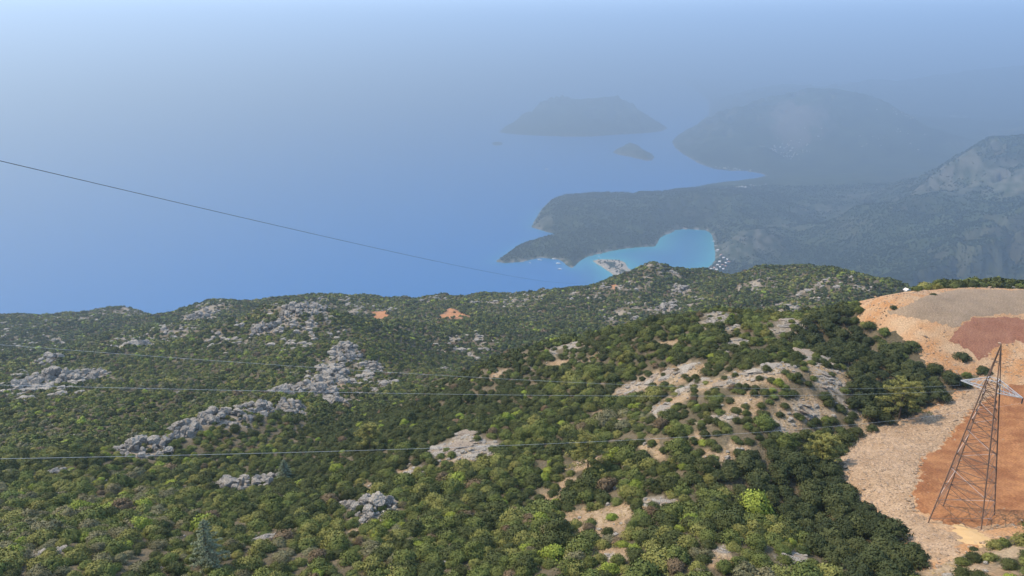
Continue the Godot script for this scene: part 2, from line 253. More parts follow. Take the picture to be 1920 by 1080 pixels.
const LANDMARKS := [
	[-53.1, -110.3, "by the foreground cedar"],
	[-29.3, -135.5, "around the big fissured boulder pile"],
	[-47.5, -122.3, "by the flat tan rock at lower left"],
	[-77.0, -105.2, "near the shaded ledge at lower left"],
	[16.4, -115.1, "on the edge of the tan clearing"],
	[16.2, -141.7, "under the lone pine"],
	[31.0, -139.3, "right of the lone pine"],
	[26.4, -117.9, "by the row of low white rocks"],
	[41.6, -92.1, "beside the boulder at the lower edge"],
	[37.1, -104.0, "left of the oak belt"],
	[-12.1, -167.1, "next to the large tilted slab"],
	[-5.4, -104.6, "at the bottom middle of the view"],
	[-63.0, -103.6, "along the bottom left edge"],
	[-80.9, -100.6, "in the bottom left corner"],
	[-32.8, -106.3, "below the boulder pile"],
	[-15.4, -132.5, "right of the boulder pile"],
	[-1.1, -132.0, "left of the tan clearing"],
	[5.8, -97.2, "at the bottom edge below the tan clearing"],
	[22.6, -91.0, "at the bottom right of the tan clearing"],
	[31.9, -88.8, "in the bottom right scrub"],
	[40.6, -127.9, "at the upper end of the oak belt"],
	[55.5, -141.7, "by the upright pale rock"],
	[56.4, -164.4, "on the layered limestone pavement"],
	[68.6, -87.6, "below the lattice tower"],
	[-76.7, -139.5, "on the lower left slope"],
	[-101.2, -138.1, "on the slope at the left edge"],
	[-65.5, -156.9, "below the low grey limestone band"],
	[5.1, -156.3, "between the tilted slab and the pine"],
	[-43.7, -146.5, "left of the boulder pile"],
	[-19.2, -107.4, "under the boulder pile to its right"],
	[32.3, -169.1, "below the long cream shelf"],
	[-35.3, -166.4, "in the valley below the pine"],
	[32.2, -118.0, "above the row of low white rocks"],
	[-55.8, -125.2, "right of the foreground cedar"],
	[-78.6, -119.8, "between the cedar and the shaded ledge"],
	[18.0, -128.2, "between the lone pine and the tan clearing"],
]
const ROPE := [[-61.7, 1191.8, -72.3], [100.5, 886.4, -959.8]]
const ROPE_SAG := 6.0
const BOATS := [
	[157.2, -4083.7, 26, 1.2], [236.7, -4099.8, 20, 1], [258.7, -4009.8, 28, 1.3], [261.2, -3903.5, 24, 1.5], [101.5, -4025.4, 14, 0.6], [1248.9, -4486.9, 24, 1.5], [1234.7, -4381, 22, 1.5], [331.1, -7155.6, 40, 1.3],
	[841, -5596.8, 44, 1.6], [575.4, -4314.8, 16, 0.8], [500.6, -4154.5, 12, 0.3],
]
const BOAT_LABELS := [
	"white boat moored left under the wooded point",
	"small white boat close to the wooded shore",
	"larger white boat in the middle of the cove",
	"white boat nearest the viewer in the cove",
	"tiny boat off the tip of the point",
	"white boat at the far end of the lagoon jetty",
	"white boat by the east shore of the lagoon",
	"lone white ship far out on the open sea",
	"white ship just off the back of the peninsula",
	"small boat under the lagoon's wooded north shore",
	"tiny boat at the lagoon mouth",
]
const HOUSES := [
	[1193.9, -4119.2, 0.3], [1197.6, -4075.9, 0.8], [1209.8, -4054.5, 1.3], [1213.2, -4022.8, 0.3], [1189.6, -4001.9, 0.8], [1159.5, -4022.8, 1.3], [1160.9, -3960.8, 0.3], [1134.4, -3960.8, 0.8],
	[1135.6, -3920.4, 1.3], [1103.9, -3910.4, 0.3], [1080.2, -3885.7, 0.8], [1102.4, -3870.9, 1.3], [1173, -3940.5, 0.3], [1207.9, -4243, 0.8], [1142.4, -3880.7, 1.3],
]
const TOWNS := [
	[2741.8, -7685.8, 130, 45], [2841.3, -7506.2, 110, 25], [3985.5, -7848.1, 90, 14], [5956.1, -10181.4, 90, 14], [1870.9, -5928.9, 60, 14], [1967.1, -7177.8, 120, 24], [3663, -7337.6, 150, 14],
]
const CRAGS := [
	[1310.7, -4190.4, 160], [1432.7, -4248.9, 180], [1702.2, -4574.4, 160], [2092.3, -4978.3, 170], [2482, -5225.8, 190], [3056.8, -5779.4, 220], [2406.3, -4165.7, 200], [2525, -4005.4, 170],
	[2588.1, -3839, 170], [5170.3, -8014.3, 150], [4366.9, -7209.1, 170], [213.8, -4905.3, 90], [170.3, -4667.6, 70], [1235.5, -8133.1, 260],
]
const SCAR := [
	[2975.7, -8060.3],
]
const HUT := [
	[331.3, -596.5],
]
const KNOLLS := [
	[-591.5, -1066, 24, 13], [178.9, -866.5, 40, 3], [-359, -855.7, 50, 6], [-161.9, -534.2, 50, 5], [-98.3, -241.3, 22, 4], [-109.8, -219.9, 16, 3], [-96.5, -283.1, 25, 4], [-29.5, -136.5, 5, 1.5],
]
const OAK_MARKS := [
	[90.1, -203.7, "at the top of the wood by the pale rock patch"],
	[95.9, -195.3, "in the wood under the pad"],
	[85.0, -176.8, "on the left side of the wood"],
	[91.4, -173.0, "in the middle of the upper wood"],
	[97.3, -168.7, "below the orange slope"],
	[87.9, -159.6, "in the heart of the wood"],
	[77.9, -151.1, "at the lower left of the wood"],
	[89.4, -152.3, "in the lower wood behind the olive pine"],
	[98.7, -156.6, "in the right part of the wood"],
	[106.3, -158.2, "at the right tip of the wood near the tower"],
	[40.3, -123.0, "at the upper end of the oak belt"],
	[47.8, -124.4, "in the upper oak belt"],
	[54.3, -122.5, "in the middle of the oak belt"],
	[59.8, -118.9, "in the oak belt next to the track"],
	[50.8, -112.7, "on the left flank of the oak belt"],
	[56.8, -107.6, "in the lower oak belt"],
	[57.8, -99.3, "in the lower belt beside the track"],
	[48.3, -94.4, "in the belt right of the boulder"],
	[52.1, -89.3, "at the bottom end of the belt"],
	[55.5, -86.3, "at the lowest corner of the belt by the track"],
]
const HOUSE_LABELS := [
	"northernmost house on the lagoon shore, tiled",
	"white house second in the shore row",
	"white house on the outer corner of the shore village",
	"easternmost tiled house of the shore village",
	"white house in the middle of the shore village",
	"white house right on the lagoon water edge",
	"tiled house at the centre of the village lower half",
	"white house beside the water below the jetty",
	"white house on the bend of the lagoon beach",
	"tiled house on the pale beach sand",
	"white house farthest along the lagoon beach",
	"white house just above the dark ridge line",
	"tiled house set back east of the village",
	"lone pale house by the lagoon boats",
	"lowest white house peeping over the ridge",
]
const DARKS := [
	[-30.3, -223.4, 45], [-24.7, -262.9, 55], [-39.1, -185.7, 30], [-512.8, -742, 170], [-63.2, -255.2, 30], [-35.1, -570.8, 80],
]

var rng := RandomNumberGenerator.new()
var n_soft := FastNoiseLite.new()
var n_ridge := FastNoiseLite.new()
var n_patch := FastNoiseLite.new()
var n_fine := FastNoiseLite.new()
var M := {}
var taken := {}

# ---------- names and metas ----------
func numbered(called: String) -> String:
	var k: int = taken.get(called, 0)
	taken[called] = k + 1
	return called if k == 0 else "%s_%03d" % [called, k]

func tag(o: Node, label := "", category := "", group := "", kind := "") -> void:
	if label: o.set_meta("label", label)
	if category: o.set_meta("category", category)
	if group: o.set_meta("group", group)
	if kind: o.set_meta("kind", kind)

func base(called: String, at: Vector3, turn := 0.0) -> Node3D:
	var o := Node3D.new()
	o.name = numbered(called)
	add_child(o)
	o.position = at
	o.rotation.y = turn
	return o

func put(called: String, mesh: Mesh, mat: Material, parent: Node = self) -> MeshInstance3D:
	var o := MeshInstance3D.new()
	o.name = numbered(called) if parent == self else called
	o.mesh = mesh
	o.material_override = mat
	parent.add_child(o, true)
	return o

# ---------- thin plate surfaces through surveyed points ----------
const PLATE := 500.0
func plate_fit(pts: Array, unit: float, soft: float) -> PackedFloat64Array:
	var n := pts.size()
	var m := n + 3
	var a: Array[PackedFloat64Array] = []
	for i in m:
		var row := PackedFloat64Array()
		row.resize(m + 1)
		a.append(row)
	for i in n:
		for j in n:
			var dx: float = (pts[i][0] - pts[j][0]) / unit
			var dz: float = (pts[i][1] - pts[j][1]) / unit
			var d := dx * dx + dz * dz
			a[i][j] = (d * log(d) if d > 1e-12 else 0.0) + (soft if i == j else 0.0)
		var p := [1.0, pts[i][0] / unit, pts[i][1] / unit]
		for k in 3:
			a[i][n + k] = p[k]
			a[n + k][i] = p[k]
		a[i][m] = pts[i][2]
	for c in m:
		var best := c
		for r in range(c + 1, m):
			if absf(a[r][c]) > absf(a[best][c]): best = r
		if best != c:
			var t := a[c]
			a[c] = a[best]
			a[best] = t
		var rc := a[c]
		var inv := 1.0 / rc[c]
		for r in range(c + 1, m):
			var f := a[r][c] * inv
			if f != 0.0:
				var rr := a[r]
				for k in range(c, m + 1): rr[k] -= f * rc[k]
				a[r] = rr
	var x := PackedFloat64Array()
	x.resize(m)
	for c in range(m - 1, -1, -1):
		var s := a[c][m]
		for k in range(c + 1, m): s -= a[c][k] * x[k]
		x[c] = s / a[c][c]
	return x

class Grid:
	var x0: float
	var z0: float
	var cell: float
	var nx: int
	var nz: int
	var h := PackedFloat32Array()
	func fill(pts: Array, co: PackedFloat64Array, unit: float) -> void:
		h.resize(nx * nz)
		var n := pts.size()
		var px := PackedFloat64Array()
		var pz := PackedFloat64Array()
		for p in pts:
			px.append(p[0] / unit)
			pz.append(p[1] / unit)
		for k in nz:
			var z := (z0 + k * cell) / unit
			for i in nx:
				var x := (x0 + i * cell) / unit
				var s := co[n] + co[n + 1] * x + co[n + 2] * z
				for j in n:
					var dx := x - px[j]
					var dz := z - pz[j]
					var d := dx * dx + dz * dz + 1e-12
					s += co[j] * d * log(d)
				h[k * nx + i] = s
	func inside(x: float, z: float, edge: float) -> float:
		return clampf(minf(minf(x - x0, x0 + (nx - 1) * cell - x), minf(z - z0, z0 + (nz - 1) * cell - z)) / edge - 0.5, 0.0, 1.0)
	func at(x: float, z: float) -> float:
		var fx := clampf((x - x0) / cell, 1.0, nx - 2.001)
		var fz := clampf((z - z0) / cell, 1.0, nz - 2.001)
		var i := int(fx)
		var k := int(fz)
		var a := fx - i
		var b := fz - k
		var r := [0.0, 0.0, 0.0, 0.0]
		for q in 4:
			var o := (k - 1 + q) * nx + i
			r[q] = cubic_interpolate(h[o], h[o + 1], h[o - 1], h[o + 2], a)
		return cubic_interpolate(r[1], r[2], r[0], r[3], b)

var g_wide := Grid.new()
var g_near := Grid.new()
var g_coast := Grid.new()

func worked(x: float, z: float) -> float:      # 1 on the levelled building ground round the tower, 0 away from it
	var d := Vector2((x - 105.0) / 75.0, (z + 150.0) / 85.0).length()
	return 1.0 - smoothstep(0.75, 1.15, d)

func ground(x: float, z: float) -> float:
	var w := g_near.inside(x, z, 40.0)
	var y := 0.0
	if w > 0.0: y += w * g_near.at(x, z)
	if w < 1.0: y += (1.0 - w) * g_wide.at(x, z)
	var calm := 1.0 - worked(x, z)
	var far := smoothstep(150.0, 520.0, Vector2(x, z).length())     # rougher karst away from the road
	y += calm * (n_soft.get_noise_2d(x, z) * (1.6 + 3.0 * far) + (n_ridge.get_noise_2d(x, z) - 0.25) * (0.9 + 4.5 * far) - 2.5 * far)
	for q in KNOLLS:
		var d: float = Vector2(x - q[0], z - q[1]).length_squared() / (q[2] * q[2])
		if d < 6.0: y += q[3] * exp(-d)
	return y + n_fine.get_noise_2d(x * 2.0, z * 2.0) * 0.12

# ---------- bare ground, painted from the surveyed spots ----------
var b_cell := 2.0
var b_x0 := -1000.0
var b_z0 := -1420.0
var b_nx := 950
var b_nz := 720
var b_rock := PackedFloat32Array()
var b_tan := PackedFloat32Array()
var b_red := PackedFloat32Array()
var b_few := PackedFloat32Array()

func bare_index(x: float, z: float) -> int:
	var i := int((x - b_x0) / b_cell)
	var k := int((z - b_z0) / b_cell)
	return -1 if i < 0 or k < 0 or i >= b_nx or k >= b_nz else k * b_nx + i

func survey() -> void:
	for a in [b_rock, b_tan, b_red, b_few]: a.resize(b_nx * b_nz)
	b_rock.resize(b_nx * b_nz)
	b_tan.resize(b_nx * b_nz)
	b_red.resize(b_nx * b_nz)
	b_few.resize(b_nx * b_nz)
	for s in SPOTS:
		var c := cos(s[4])
		var sn := sin(s[4])
		var reach: float = maxf(s[2], s[3]) * 1.5 + 2.0
		for k in range(int((s[1] - reach - b_z0) / b_cell), int((s[1] + reach - b_z0) / b_cell) + 1):
			for i in range(int((s[0] - reach - b_x0) / b_cell), int((s[0] + reach - b_x0) / b_cell) + 1):
				if i < 0 or k < 0 or i >= b_nx or k >= b_nz: continue
				var x := b_x0 + (i + 0.5) * b_cell
				var z := b_z0 + (k + 0.5) * b_cell
				var dx: float = x - s[0]
				var dz: float = z - s[1]
				var u: float = (dx * c - dz * sn) / s[2]
				var v: float = (dx * sn + dz * c) / s[3]
				var d := sqrt(u * u + v * v) + 0.35 * n_patch.get_noise_2d(x * 2.0, z * 2.0)
				var w := 1.0 - smoothstep(0.7, 1.25, d)
				var at := k * b_nx + i
				if s[5] == 3: b_red[at] = maxf(b_red[at], w)
				elif s[5] == 2: b_tan[at] = maxf(b_tan[at], w)
				elif s[5] == 4: b_few[at] = maxf(b_few[at], w)
				else: b_rock[at] = maxf(b_rock[at], w)

func in_poly(x: float, z: float, poly: PackedVector2Array) -> bool:
	return Geometry2D.is_point_in_polygon(Vector2(x, z), poly)

func to_poly(rows: Array) -> PackedVector2Array:
	var p := PackedVector2Array()
	for r in rows: p.append(Vector2(r[0], r[1]))
	return p

func inward(p: Vector2, poly: PackedVector2Array) -> float:     # distance to the outline, positive inside
	var best := 1e18
	var n := poly.size()
	for i in n:
		var a := poly[i]
		var e := poly[(i + 1) % n] - a
		var t := clampf((p - a).dot(e) / maxf(e.length_squared(), 1e-9), 0.0, 1.0)
		best = minf(best, (a + e * t - p).length_squared())
	return sqrt(best) * (1.0 if Geometry2D.is_point_in_polygon(p, poly) else -1.0)

# ---------- meshes ----------
func sheet_mesh(v: PackedVector3Array, col: PackedColorArray, nu: int, nv: int) -> ArrayMesh:
	var nor := PackedVector3Array()
	nor.resize(v.size())
	for k in nv:
		for i in nu:
			var e := v[k * nu + mini(i + 1, nu - 1)] - v[k * nu + maxi(i - 1, 0)]
			var f := v[mini(k + 1, nv - 1) * nu + i] - v[maxi(k - 1, 0) * nu + i]
			var c := e.cross(f).normalized()
			nor[k * nu + i] = c if c.y >= 0.0 else -c
	var idx := PackedInt32Array()
	for k in nv - 1:
		for i in nu - 1:
			var a := k * nu + i
			idx.append_array([a, a + nu, a + 1, a + 1, a + nu, a + nu + 1])
	return mesh_of(v, nor, col, idx)

func mesh_of(v: PackedVector3Array, nor: PackedVector3Array, col: PackedColorArray, idx: PackedInt32Array) -> ArrayMesh:
	var arr := []
	arr.resize(Mesh.ARRAY_MAX)
	arr[Mesh.ARRAY_VERTEX] = v
	arr[Mesh.ARRAY_NORMAL] = nor
	if col.size(): arr[Mesh.ARRAY_COLOR] = col
	arr[Mesh.ARRAY_INDEX] = idx
	var m := ArrayMesh.new()
	m.add_surface_from_arrays(Mesh.PRIMITIVE_TRIANGLES, arr)
	return m

func noise_picture(freq: float, lo: float, hi: float, oct: int, s: int) -> NoiseTexture2D:
	var n := FastNoiseLite.new()
	n.noise_type = FastNoiseLite.TYPE_SIMPLEX_SMOOTH
	n.frequency = freq
	n.fractal_octaves = oct
	n.seed = s
	var g := Gradient.new()
	g.set_color(0, Color(lo, lo, lo))
	g.set_color(1, Color(hi, hi, hi))
	var t := NoiseTexture2D.new()
	t.width = 512
	t.height = 512
	t.seamless = true
	t.noise = n
	t.color_ramp = g
	return t

func mat(called: String, c: Color, rough := 0.95, vertex := false) -> StandardMaterial3D:
	var m := StandardMaterial3D.new()
	m.resource_name = called
	m.albedo_color = c.linear_to_srgb() if not vertex else Color.WHITE
	m.roughness = rough
	m.vertex_color_use_as_albedo = vertex
	m.metallic_specular = 0.25
	return m

func make_materials() -> void:
	var grain := noise_picture(0.03, 0.62, 1.0, 5, 3)
	var bump := noise_picture(0.05, 0.0, 1.0, 5, 8)
	var soil := mat("soil", Color.WHITE, 1.0, true)
	soil.albedo_texture = grain
	soil.uv1_triplanar = true
	soil.uv1_world_triplanar = true
	soil.uv1_scale = Vector3.ONE * 0.09
	soil.heightmap_enabled = true
	soil.heightmap_texture = bump
	soil.heightmap_scale = 25.0
	M.soil = soil
	var land := mat("far_land", Color.WHITE, 1.0, true)
	land.albedo_texture = grain
	land.uv1_triplanar = true
	land.uv1_world_triplanar = true
	land.uv1_scale = Vector3.ONE * 0.004
	M.land = land
	var leaf := mat("leaf", Color.WHITE, 0.75, true)
	leaf.backlight_enabled = true
	leaf.backlight = Color(0.35, 0.4, 0.15)
	M.leaf = leaf
	for k in KINDS.size():
		var l := leaf.duplicate() as StandardMaterial3D
		l.albedo_color = Color(KINDS[k][1], KINDS[k][2], KINDS[k][3]).linear_to_srgb()
		M["leaf_%d" % k] = l
	for d in [["oak_0", 0.032, 0.041, 0.016], ["oak_1", 0.039, 0.049, 0.018], ["oak_2", 0.052, 0.060, 0.021], ["pine", 0.165, 0.160, 0.045], ["cedar", 0.165, 0.190, 0.118], ["straw", 0.36, 0.26, 0.14]]:
		var l := leaf.duplicate() as StandardMaterial3D
		l.albedo_color = Color(d[1], d[2], d[3]).linear_to_srgb()
		M[d[0]] = l
	var stain := noise_picture(0.03, 0.28, 1.0, 6, 21)
	for d in [["rock_0", 0.60, 0.54, 0.45], ["rock_1", 0.51, 0.46, 0.39], ["rock_2", 0.52, 0.425, 0.325], ["stone", 0.62, 0.50, 0.375]]:
		var r := mat(d[0], Color(d[1], d[2], d[3]), 0.95)
		r.albedo_texture = stain
		r.uv1_triplanar = true
		r.uv1_world_triplanar = true
		r.uv1_scale = Vector3.ONE * 0.3
		r.heightmap_enabled = true
		r.heightmap_texture = bump
		r.heightmap_scale = 12.0
		M[d[0]] = r
	var pebble := M.stone.duplicate() as StandardMaterial3D
	pebble.vertex_color_use_as_albedo = true
	pebble.albedo_color = Color.WHITE
	M.pebble = pebble
	var made := mat("made_ground", Color.WHITE, 1.0, true)
	made.albedo_texture = grain
	made.uv1_triplanar = true
	made.uv1_world_triplanar = true
	made.uv1_scale = Vector3.ONE * 0.13
	made.heightmap_enabled = true
	made.heightmap_texture = bump
	made.heightmap_scale = 20.0
	M.made = made
	M.bark = mat("bark", Color(0.055, 0.042, 0.032))
	M.steel = mat("galvanised_steel", Color(0.42, 0.42, 0.42), 0.5)
	M.steel.metallic = 0.4
	M.rust = mat("weathered_steel", Color(0.13, 0.085, 0.062), 0.8)
	M.pale_steel = mat("weathered_galvanised_steel", Color(0.34, 0.27, 0.235), 0.7)
	M.wire = mat("aluminium_wire", Color(0.36, 0.37, 0.36), 0.6)
	M.rope = mat("steel_rope", Color(0.10, 0.11, 0.12), 0.6)
	M.white = mat("white_paint", Color(0.78, 0.78, 0.77), 0.5)
	M.wall = mat("lime_wall", Color(0.52, 0.48, 0.43), 0.9)
	M.tile = mat("roof_tile", Color(0.42, 0.22, 0.15), 0.9)
	M.deck = mat("boat_deck", Color(0.40, 0.27, 0.16), 0.7)
	M.glazing = mat("dark_glass", Color(0.03, 0.04, 0.05), 0.1)
	M.mud_water = mat("muddy_water", Color.WHITE, 0.4, true)
	var sea := mat("sea_water", Color.WHITE, 0.3, true)
	sea.metallic_specular = 0.4
	M.sea = sea

# ---------- setting ----------
func sight() -> void:
	var cam := Camera3D.new()
	cam.name = "camera"
	cam.fov = 42.0
	cam.near = 1.0
	cam.far = 150000.0
	add_child(cam)
	cam.position = EYE
	cam.rotation_degrees = Vector3(-18.5, 0, 0)
	cam.current = true
	var sun := DirectionalLight3D.new()
	sun.name = "sun"
	sun.light_energy = 1.5
	sun.light_color = Color(1.0, 0.92, 0.81)
	sun.light_angular_distance = 0.5
	sun.shadow_enabled = true
	sun.directional_shadow_max_distance = 2500.0
	add_child(sun)
	sun.look_at_from_position(Vector3.ZERO, -Vector3(-0.60, 0.78, -0.16), Vector3.UP)
	var e := Environment.new()
	var s := ProceduralSkyMaterial.new()
	s.sky_top_color = Color(0.53, 0.64, 0.79)
	s.sky_horizon_color = Color(0.81, 0.86, 0.92)
	s.sky_curve = 0.12
	s.ground_bottom_color = Color(0.2, 0.28, 0.38)
	s.ground_horizon_color = Color(0.81, 0.86, 0.92)
	s.sky_energy_multiplier = 1.3
	s.ground_energy_multiplier = 1.3
	s.sun_angle_max = 60.0
	s.sun_curve = 0.12
	e.background_mode = Environment.BG_SKY
	e.sky = Sky.new()
	e.sky.sky_material = s
	e.tonemap_mode = Environment.TONE_MAPPER_LINEAR
	e.tonemap_exposure = 1.95
	e.volumetric_fog_enabled = true
	e.volumetric_fog_density = 0.0002
	e.volumetric_fog_albedo = Color(0.80, 0.905, 1.0)
	e.volumetric_fog_anisotropy = 0.55
	e.volumetric_fog_length = 20000.0
	e.sdfgi_enabled = true
	e.ssao_enabled = true
	e.ssil_enabled = true
	var w := WorldEnvironment.new()
	w.name = "air"
	w.environment = e
	add_child(w)

func slope_color(x: float, z: float) -> Color:
	var p := n_patch.get_noise_2d(x, z)
	var q := n_fine.get_noise_2d(x, z)
	var c := Color(0.095, 0.080, 0.048).lerp(Color(0.16, 0.128, 0.08), clampf(0.5 + 0.9 * p + 0.5 * q, 0, 1))
	var at := bare_index(x, z)
	if at >= 0:
		c = c.lerp(Color(0.37, 0.28, 0.18).lerp(Color(0.29, 0.19, 0.105), clampf(0.4 + q, 0, 1)), b_tan[at])
		c = c.lerp(Color(0.36, 0.305, 0.235), maxf(b_rock[at] * 0.8, 0.8 * rocky(x, z, at)))
		c = c.lerp(Color(0.46, 0.22, 0.10), b_red[at])
	return c

func build_slope() -> void:
	var az := PackedFloat64Array()
	var a := -48.0
	while a < 48.0:
		az.append(deg_to_rad(a))
		a += 0.19
	while a < 312.1:
		az.append(deg_to_rad(a))
		a += 6.0
	var nu := az.size()
	var nv := 470
	var v := PackedVector3Array()
	var col := PackedColorArray()
	v.resize(nu * nv)
	col.resize(nu * nv)
	for k in nv:
		var r := 36.0 * pow(2700.0 / 36.0, float(k) / (nv - 1))
		for i in nu:
			var x := sin(az[i]) * r
			var z := -cos(az[i]) * r
			v[k * nu + i] = Vector3(x, ground(x, z), z)
			col[k * nu + i] = slope_color(x, z)
	var o := put("mountainside", sheet_mesh(v, col, nu, nv), M.soil)
	tag(o, "steep mountainside of stony brown soil under evergreen scrub", "", "", "structure")

var main_coast: PackedVector2Array
var head_coast: PackedVector2Array
var isle_coast: PackedVector2Array
var islet_coast: PackedVector2Array

func build_sea() -> void:
	var nu := 520
	var nv := 420
	var v := PackedVector3Array()
	var col := PackedColorArray()
	v.resize(nu * nv)
	col.resize(nu * nv)
	var deep := Color(0.003, 0.10, 0.29)
	for k in nv:
		var r := 1500.0 * pow(80000.0 / 1500.0, float(k) / (nv - 1))
		for i in nu:
			var a := deg_to_rad(-65.0 + 130.0 * i / (nu - 1))
			var x := sin(a) * r
			var z := -cos(a) * r
			v[k * nu + i] = Vector3(x, 0, z)
			var c := deep
			if x > -300.0 and x < 1500.0 and z < -3300.0 and z > -5400.0:
				var d := -inward(Vector2(x, z), main_coast)
				var lagoon := smoothstep(250.0, 520.0, x) * smoothstep(-5100.0, -4500.0, z)
				var shoal := exp(-maxf(d, 0.0) / (45.0 + 60.0 * lagoon))
				c = deep.lerp(Color(0.008, 0.10, 0.23), lagoon * 0.8)
				c = c.lerp(Color(0.035, 0.24, 0.28), shoal * (0.35 + 0.6 * lagoon))
			col[k * nu + i] = c
	var o := put("sea", sheet_mesh(v, col, nu, nv), M.sea)
	tag(o, "deep blue sea with a turquoise lagoon", "", "", "structure")

func far_height(x: float, z: float, poly: PackedVector2Array, d: float) -> float:
	var h := g_coast.at(x, z)
	var rr := Vector2(x, z).length()
	var am := clampf(h / 300.0, 0.1, 1.0)
	h += am * ((n_ridge.get_noise_2d(x * 0.12, z * 0.12) - 0.3) * 55.0 + n_soft.get_noise_2d(x * 0.3, z * 0.3) * 25.0)
	h = maxf(h, 4.0)
	var steep := 0.55 + 0.35 * n_patch.get_noise_2d(x * 0.1, z * 0.1)
	var beach := smoothstep(-4300.0, -4150.0, z) * smoothstep(800.0, 700.0, x) * smoothstep(420.0, 440.0, x)   # the low sand spit
	if beach > 0.0: h = lerpf(h, 3.0, beach)
	return minf(h, d * steep + 0.5) if d > 0.0 else maxf(-14.0, d * 0.3 - 0.5)

func crag(x: float, z: float) -> float:      # bare cliffs along the coastal ridge and on the island
	var w := 0.0
	for k in CRAGS:
		var d: float = Vector2(x - k[0], z - k[1]).length() / k[2]
		if d < 2.2: w = maxf(w, 1.0 - smoothstep(0.2, 1.7, d + 0.5 * n_patch.get_noise_2d(x * 0.12, z * 0.12)))
	return w

func on_spit(x: float, z: float) -> bool:
	return x < 650.0 and x > 440.0 and z > -4125.0 and z < -3600.0

func far_color(x: float, z: float, h: float, slope: float, d: float) -> Color:
	var p := n_patch.get_noise_2d(x * 0.06, z * 0.06)
	var q := n_patch.get_noise_2d(x * 0.35, z * 0.35)
	var c := Color(0.030, 0.045, 0.020).lerp(Color(0.065, 0.085, 0.035), clampf(0.5 + p + 0.5 * q, 0, 1))
	var rock := clampf(crag(x, z) * smoothstep(0.05, 0.45, 0.9 * q + 0.5 * slope) + 0.5 * smoothstep(0.6, 0.9, slope + 0.4 * q), 0, 1)
	c = c.lerp(Color(0.32, 0.28, 0.24), rock * 0.38)
	var scar := Vector2((x - SCAR[0][0]) / 300.0, (z - SCAR[0][1]) / 520.0).length() + 0.4 * p
	c = c.lerp(Color(0.26, 0.22, 0.19), 0.55 * (1.0 - smoothstep(0.5, 1.0, scar + 0.5 * q)))
	if on_spit(x, z) and d < 55.0 + 40.0 * q: return Color(0.50, 0.42, 0.31)
	if d < 26.0: c = c.lerp(Color(0.36, 0.32, 0.27), (1.0 - d / 26.0) * clampf(0.15 + q * 3.0, 0, 1))
	return c

func build_far() -> void:
	var defs := [
		["coastal_hills", main_coast, -2.5, 62.0, 330, 2450.0, 24000.0, 330, "hazy wooded coast with rocky ridges and far mountain ranges"],
		["headland", head_coast, -2.0, 16.0, 110, 9200.0, 13000.0, 60, "pale blue headland lying far across the sea"],
		["island", isle_coast, 7.0, 12.5, 60, 7200.0, 9000.0, 60, "small rocky island off the coast"],
		["islet", islet_coast, -2.0, -0.2, 24, 8600.0, 9600.0, 24, "tiny faint islet in the haze"],
	]
	for f in defs:
		var nu: int = f[4]
		var nv: int = f[7]
		var v := PackedVector3Array()
		var ds := PackedFloat32Array()
		v.resize(nu * nv)
		ds.resize(nu * nv)
		var poly: PackedVector2Array = f[1]
		for k in nv:
			var r: float = f[5] * pow(f[6] / f[5], float(k) / (nv - 1))
			for i in nu:
				var t := float(i) / (nu - 1)
				if f[0] == "coastal_hills": t = t * 0.55 + 0.45 * t * t
				var a := deg_to_rad(lerpf(f[2], f[3], t))
				var x := sin(a) * r
				var z := -cos(a) * r
				var d := inward(Vector2(x, z), poly)
				var h := far_height(x, z, poly, d)
				if f[0] == "islet": h = minf(h, 14.0)
				v[k * nu + i] = Vector3(x, h, z)
				ds[k * nu + i] = d
		var col := PackedColorArray()
		col.resize(nu * nv)
		for k in nv:
			for i in nu:
				var e := v[k * nu + mini(i + 1, nu - 1)] - v[k * nu + maxi(i - 1, 0)]
				var g := v[mini(k + 1, nv - 1) * nu + i] - v[maxi(k - 1, 0) * nu + i]
				var n := e.cross(g).normalized()
				var p := v[k * nu + i]
				col[k * nu + i] = far_color(p.x, p.z, p.y, sqrt(maxf(0.0, 1.0 - n.y * n.y)), ds[k * nu + i])
		var o := put(f[0], sheet_mesh(v, col, nu, nv), M.land)
		tag(o, f[8], "", "", "structure")

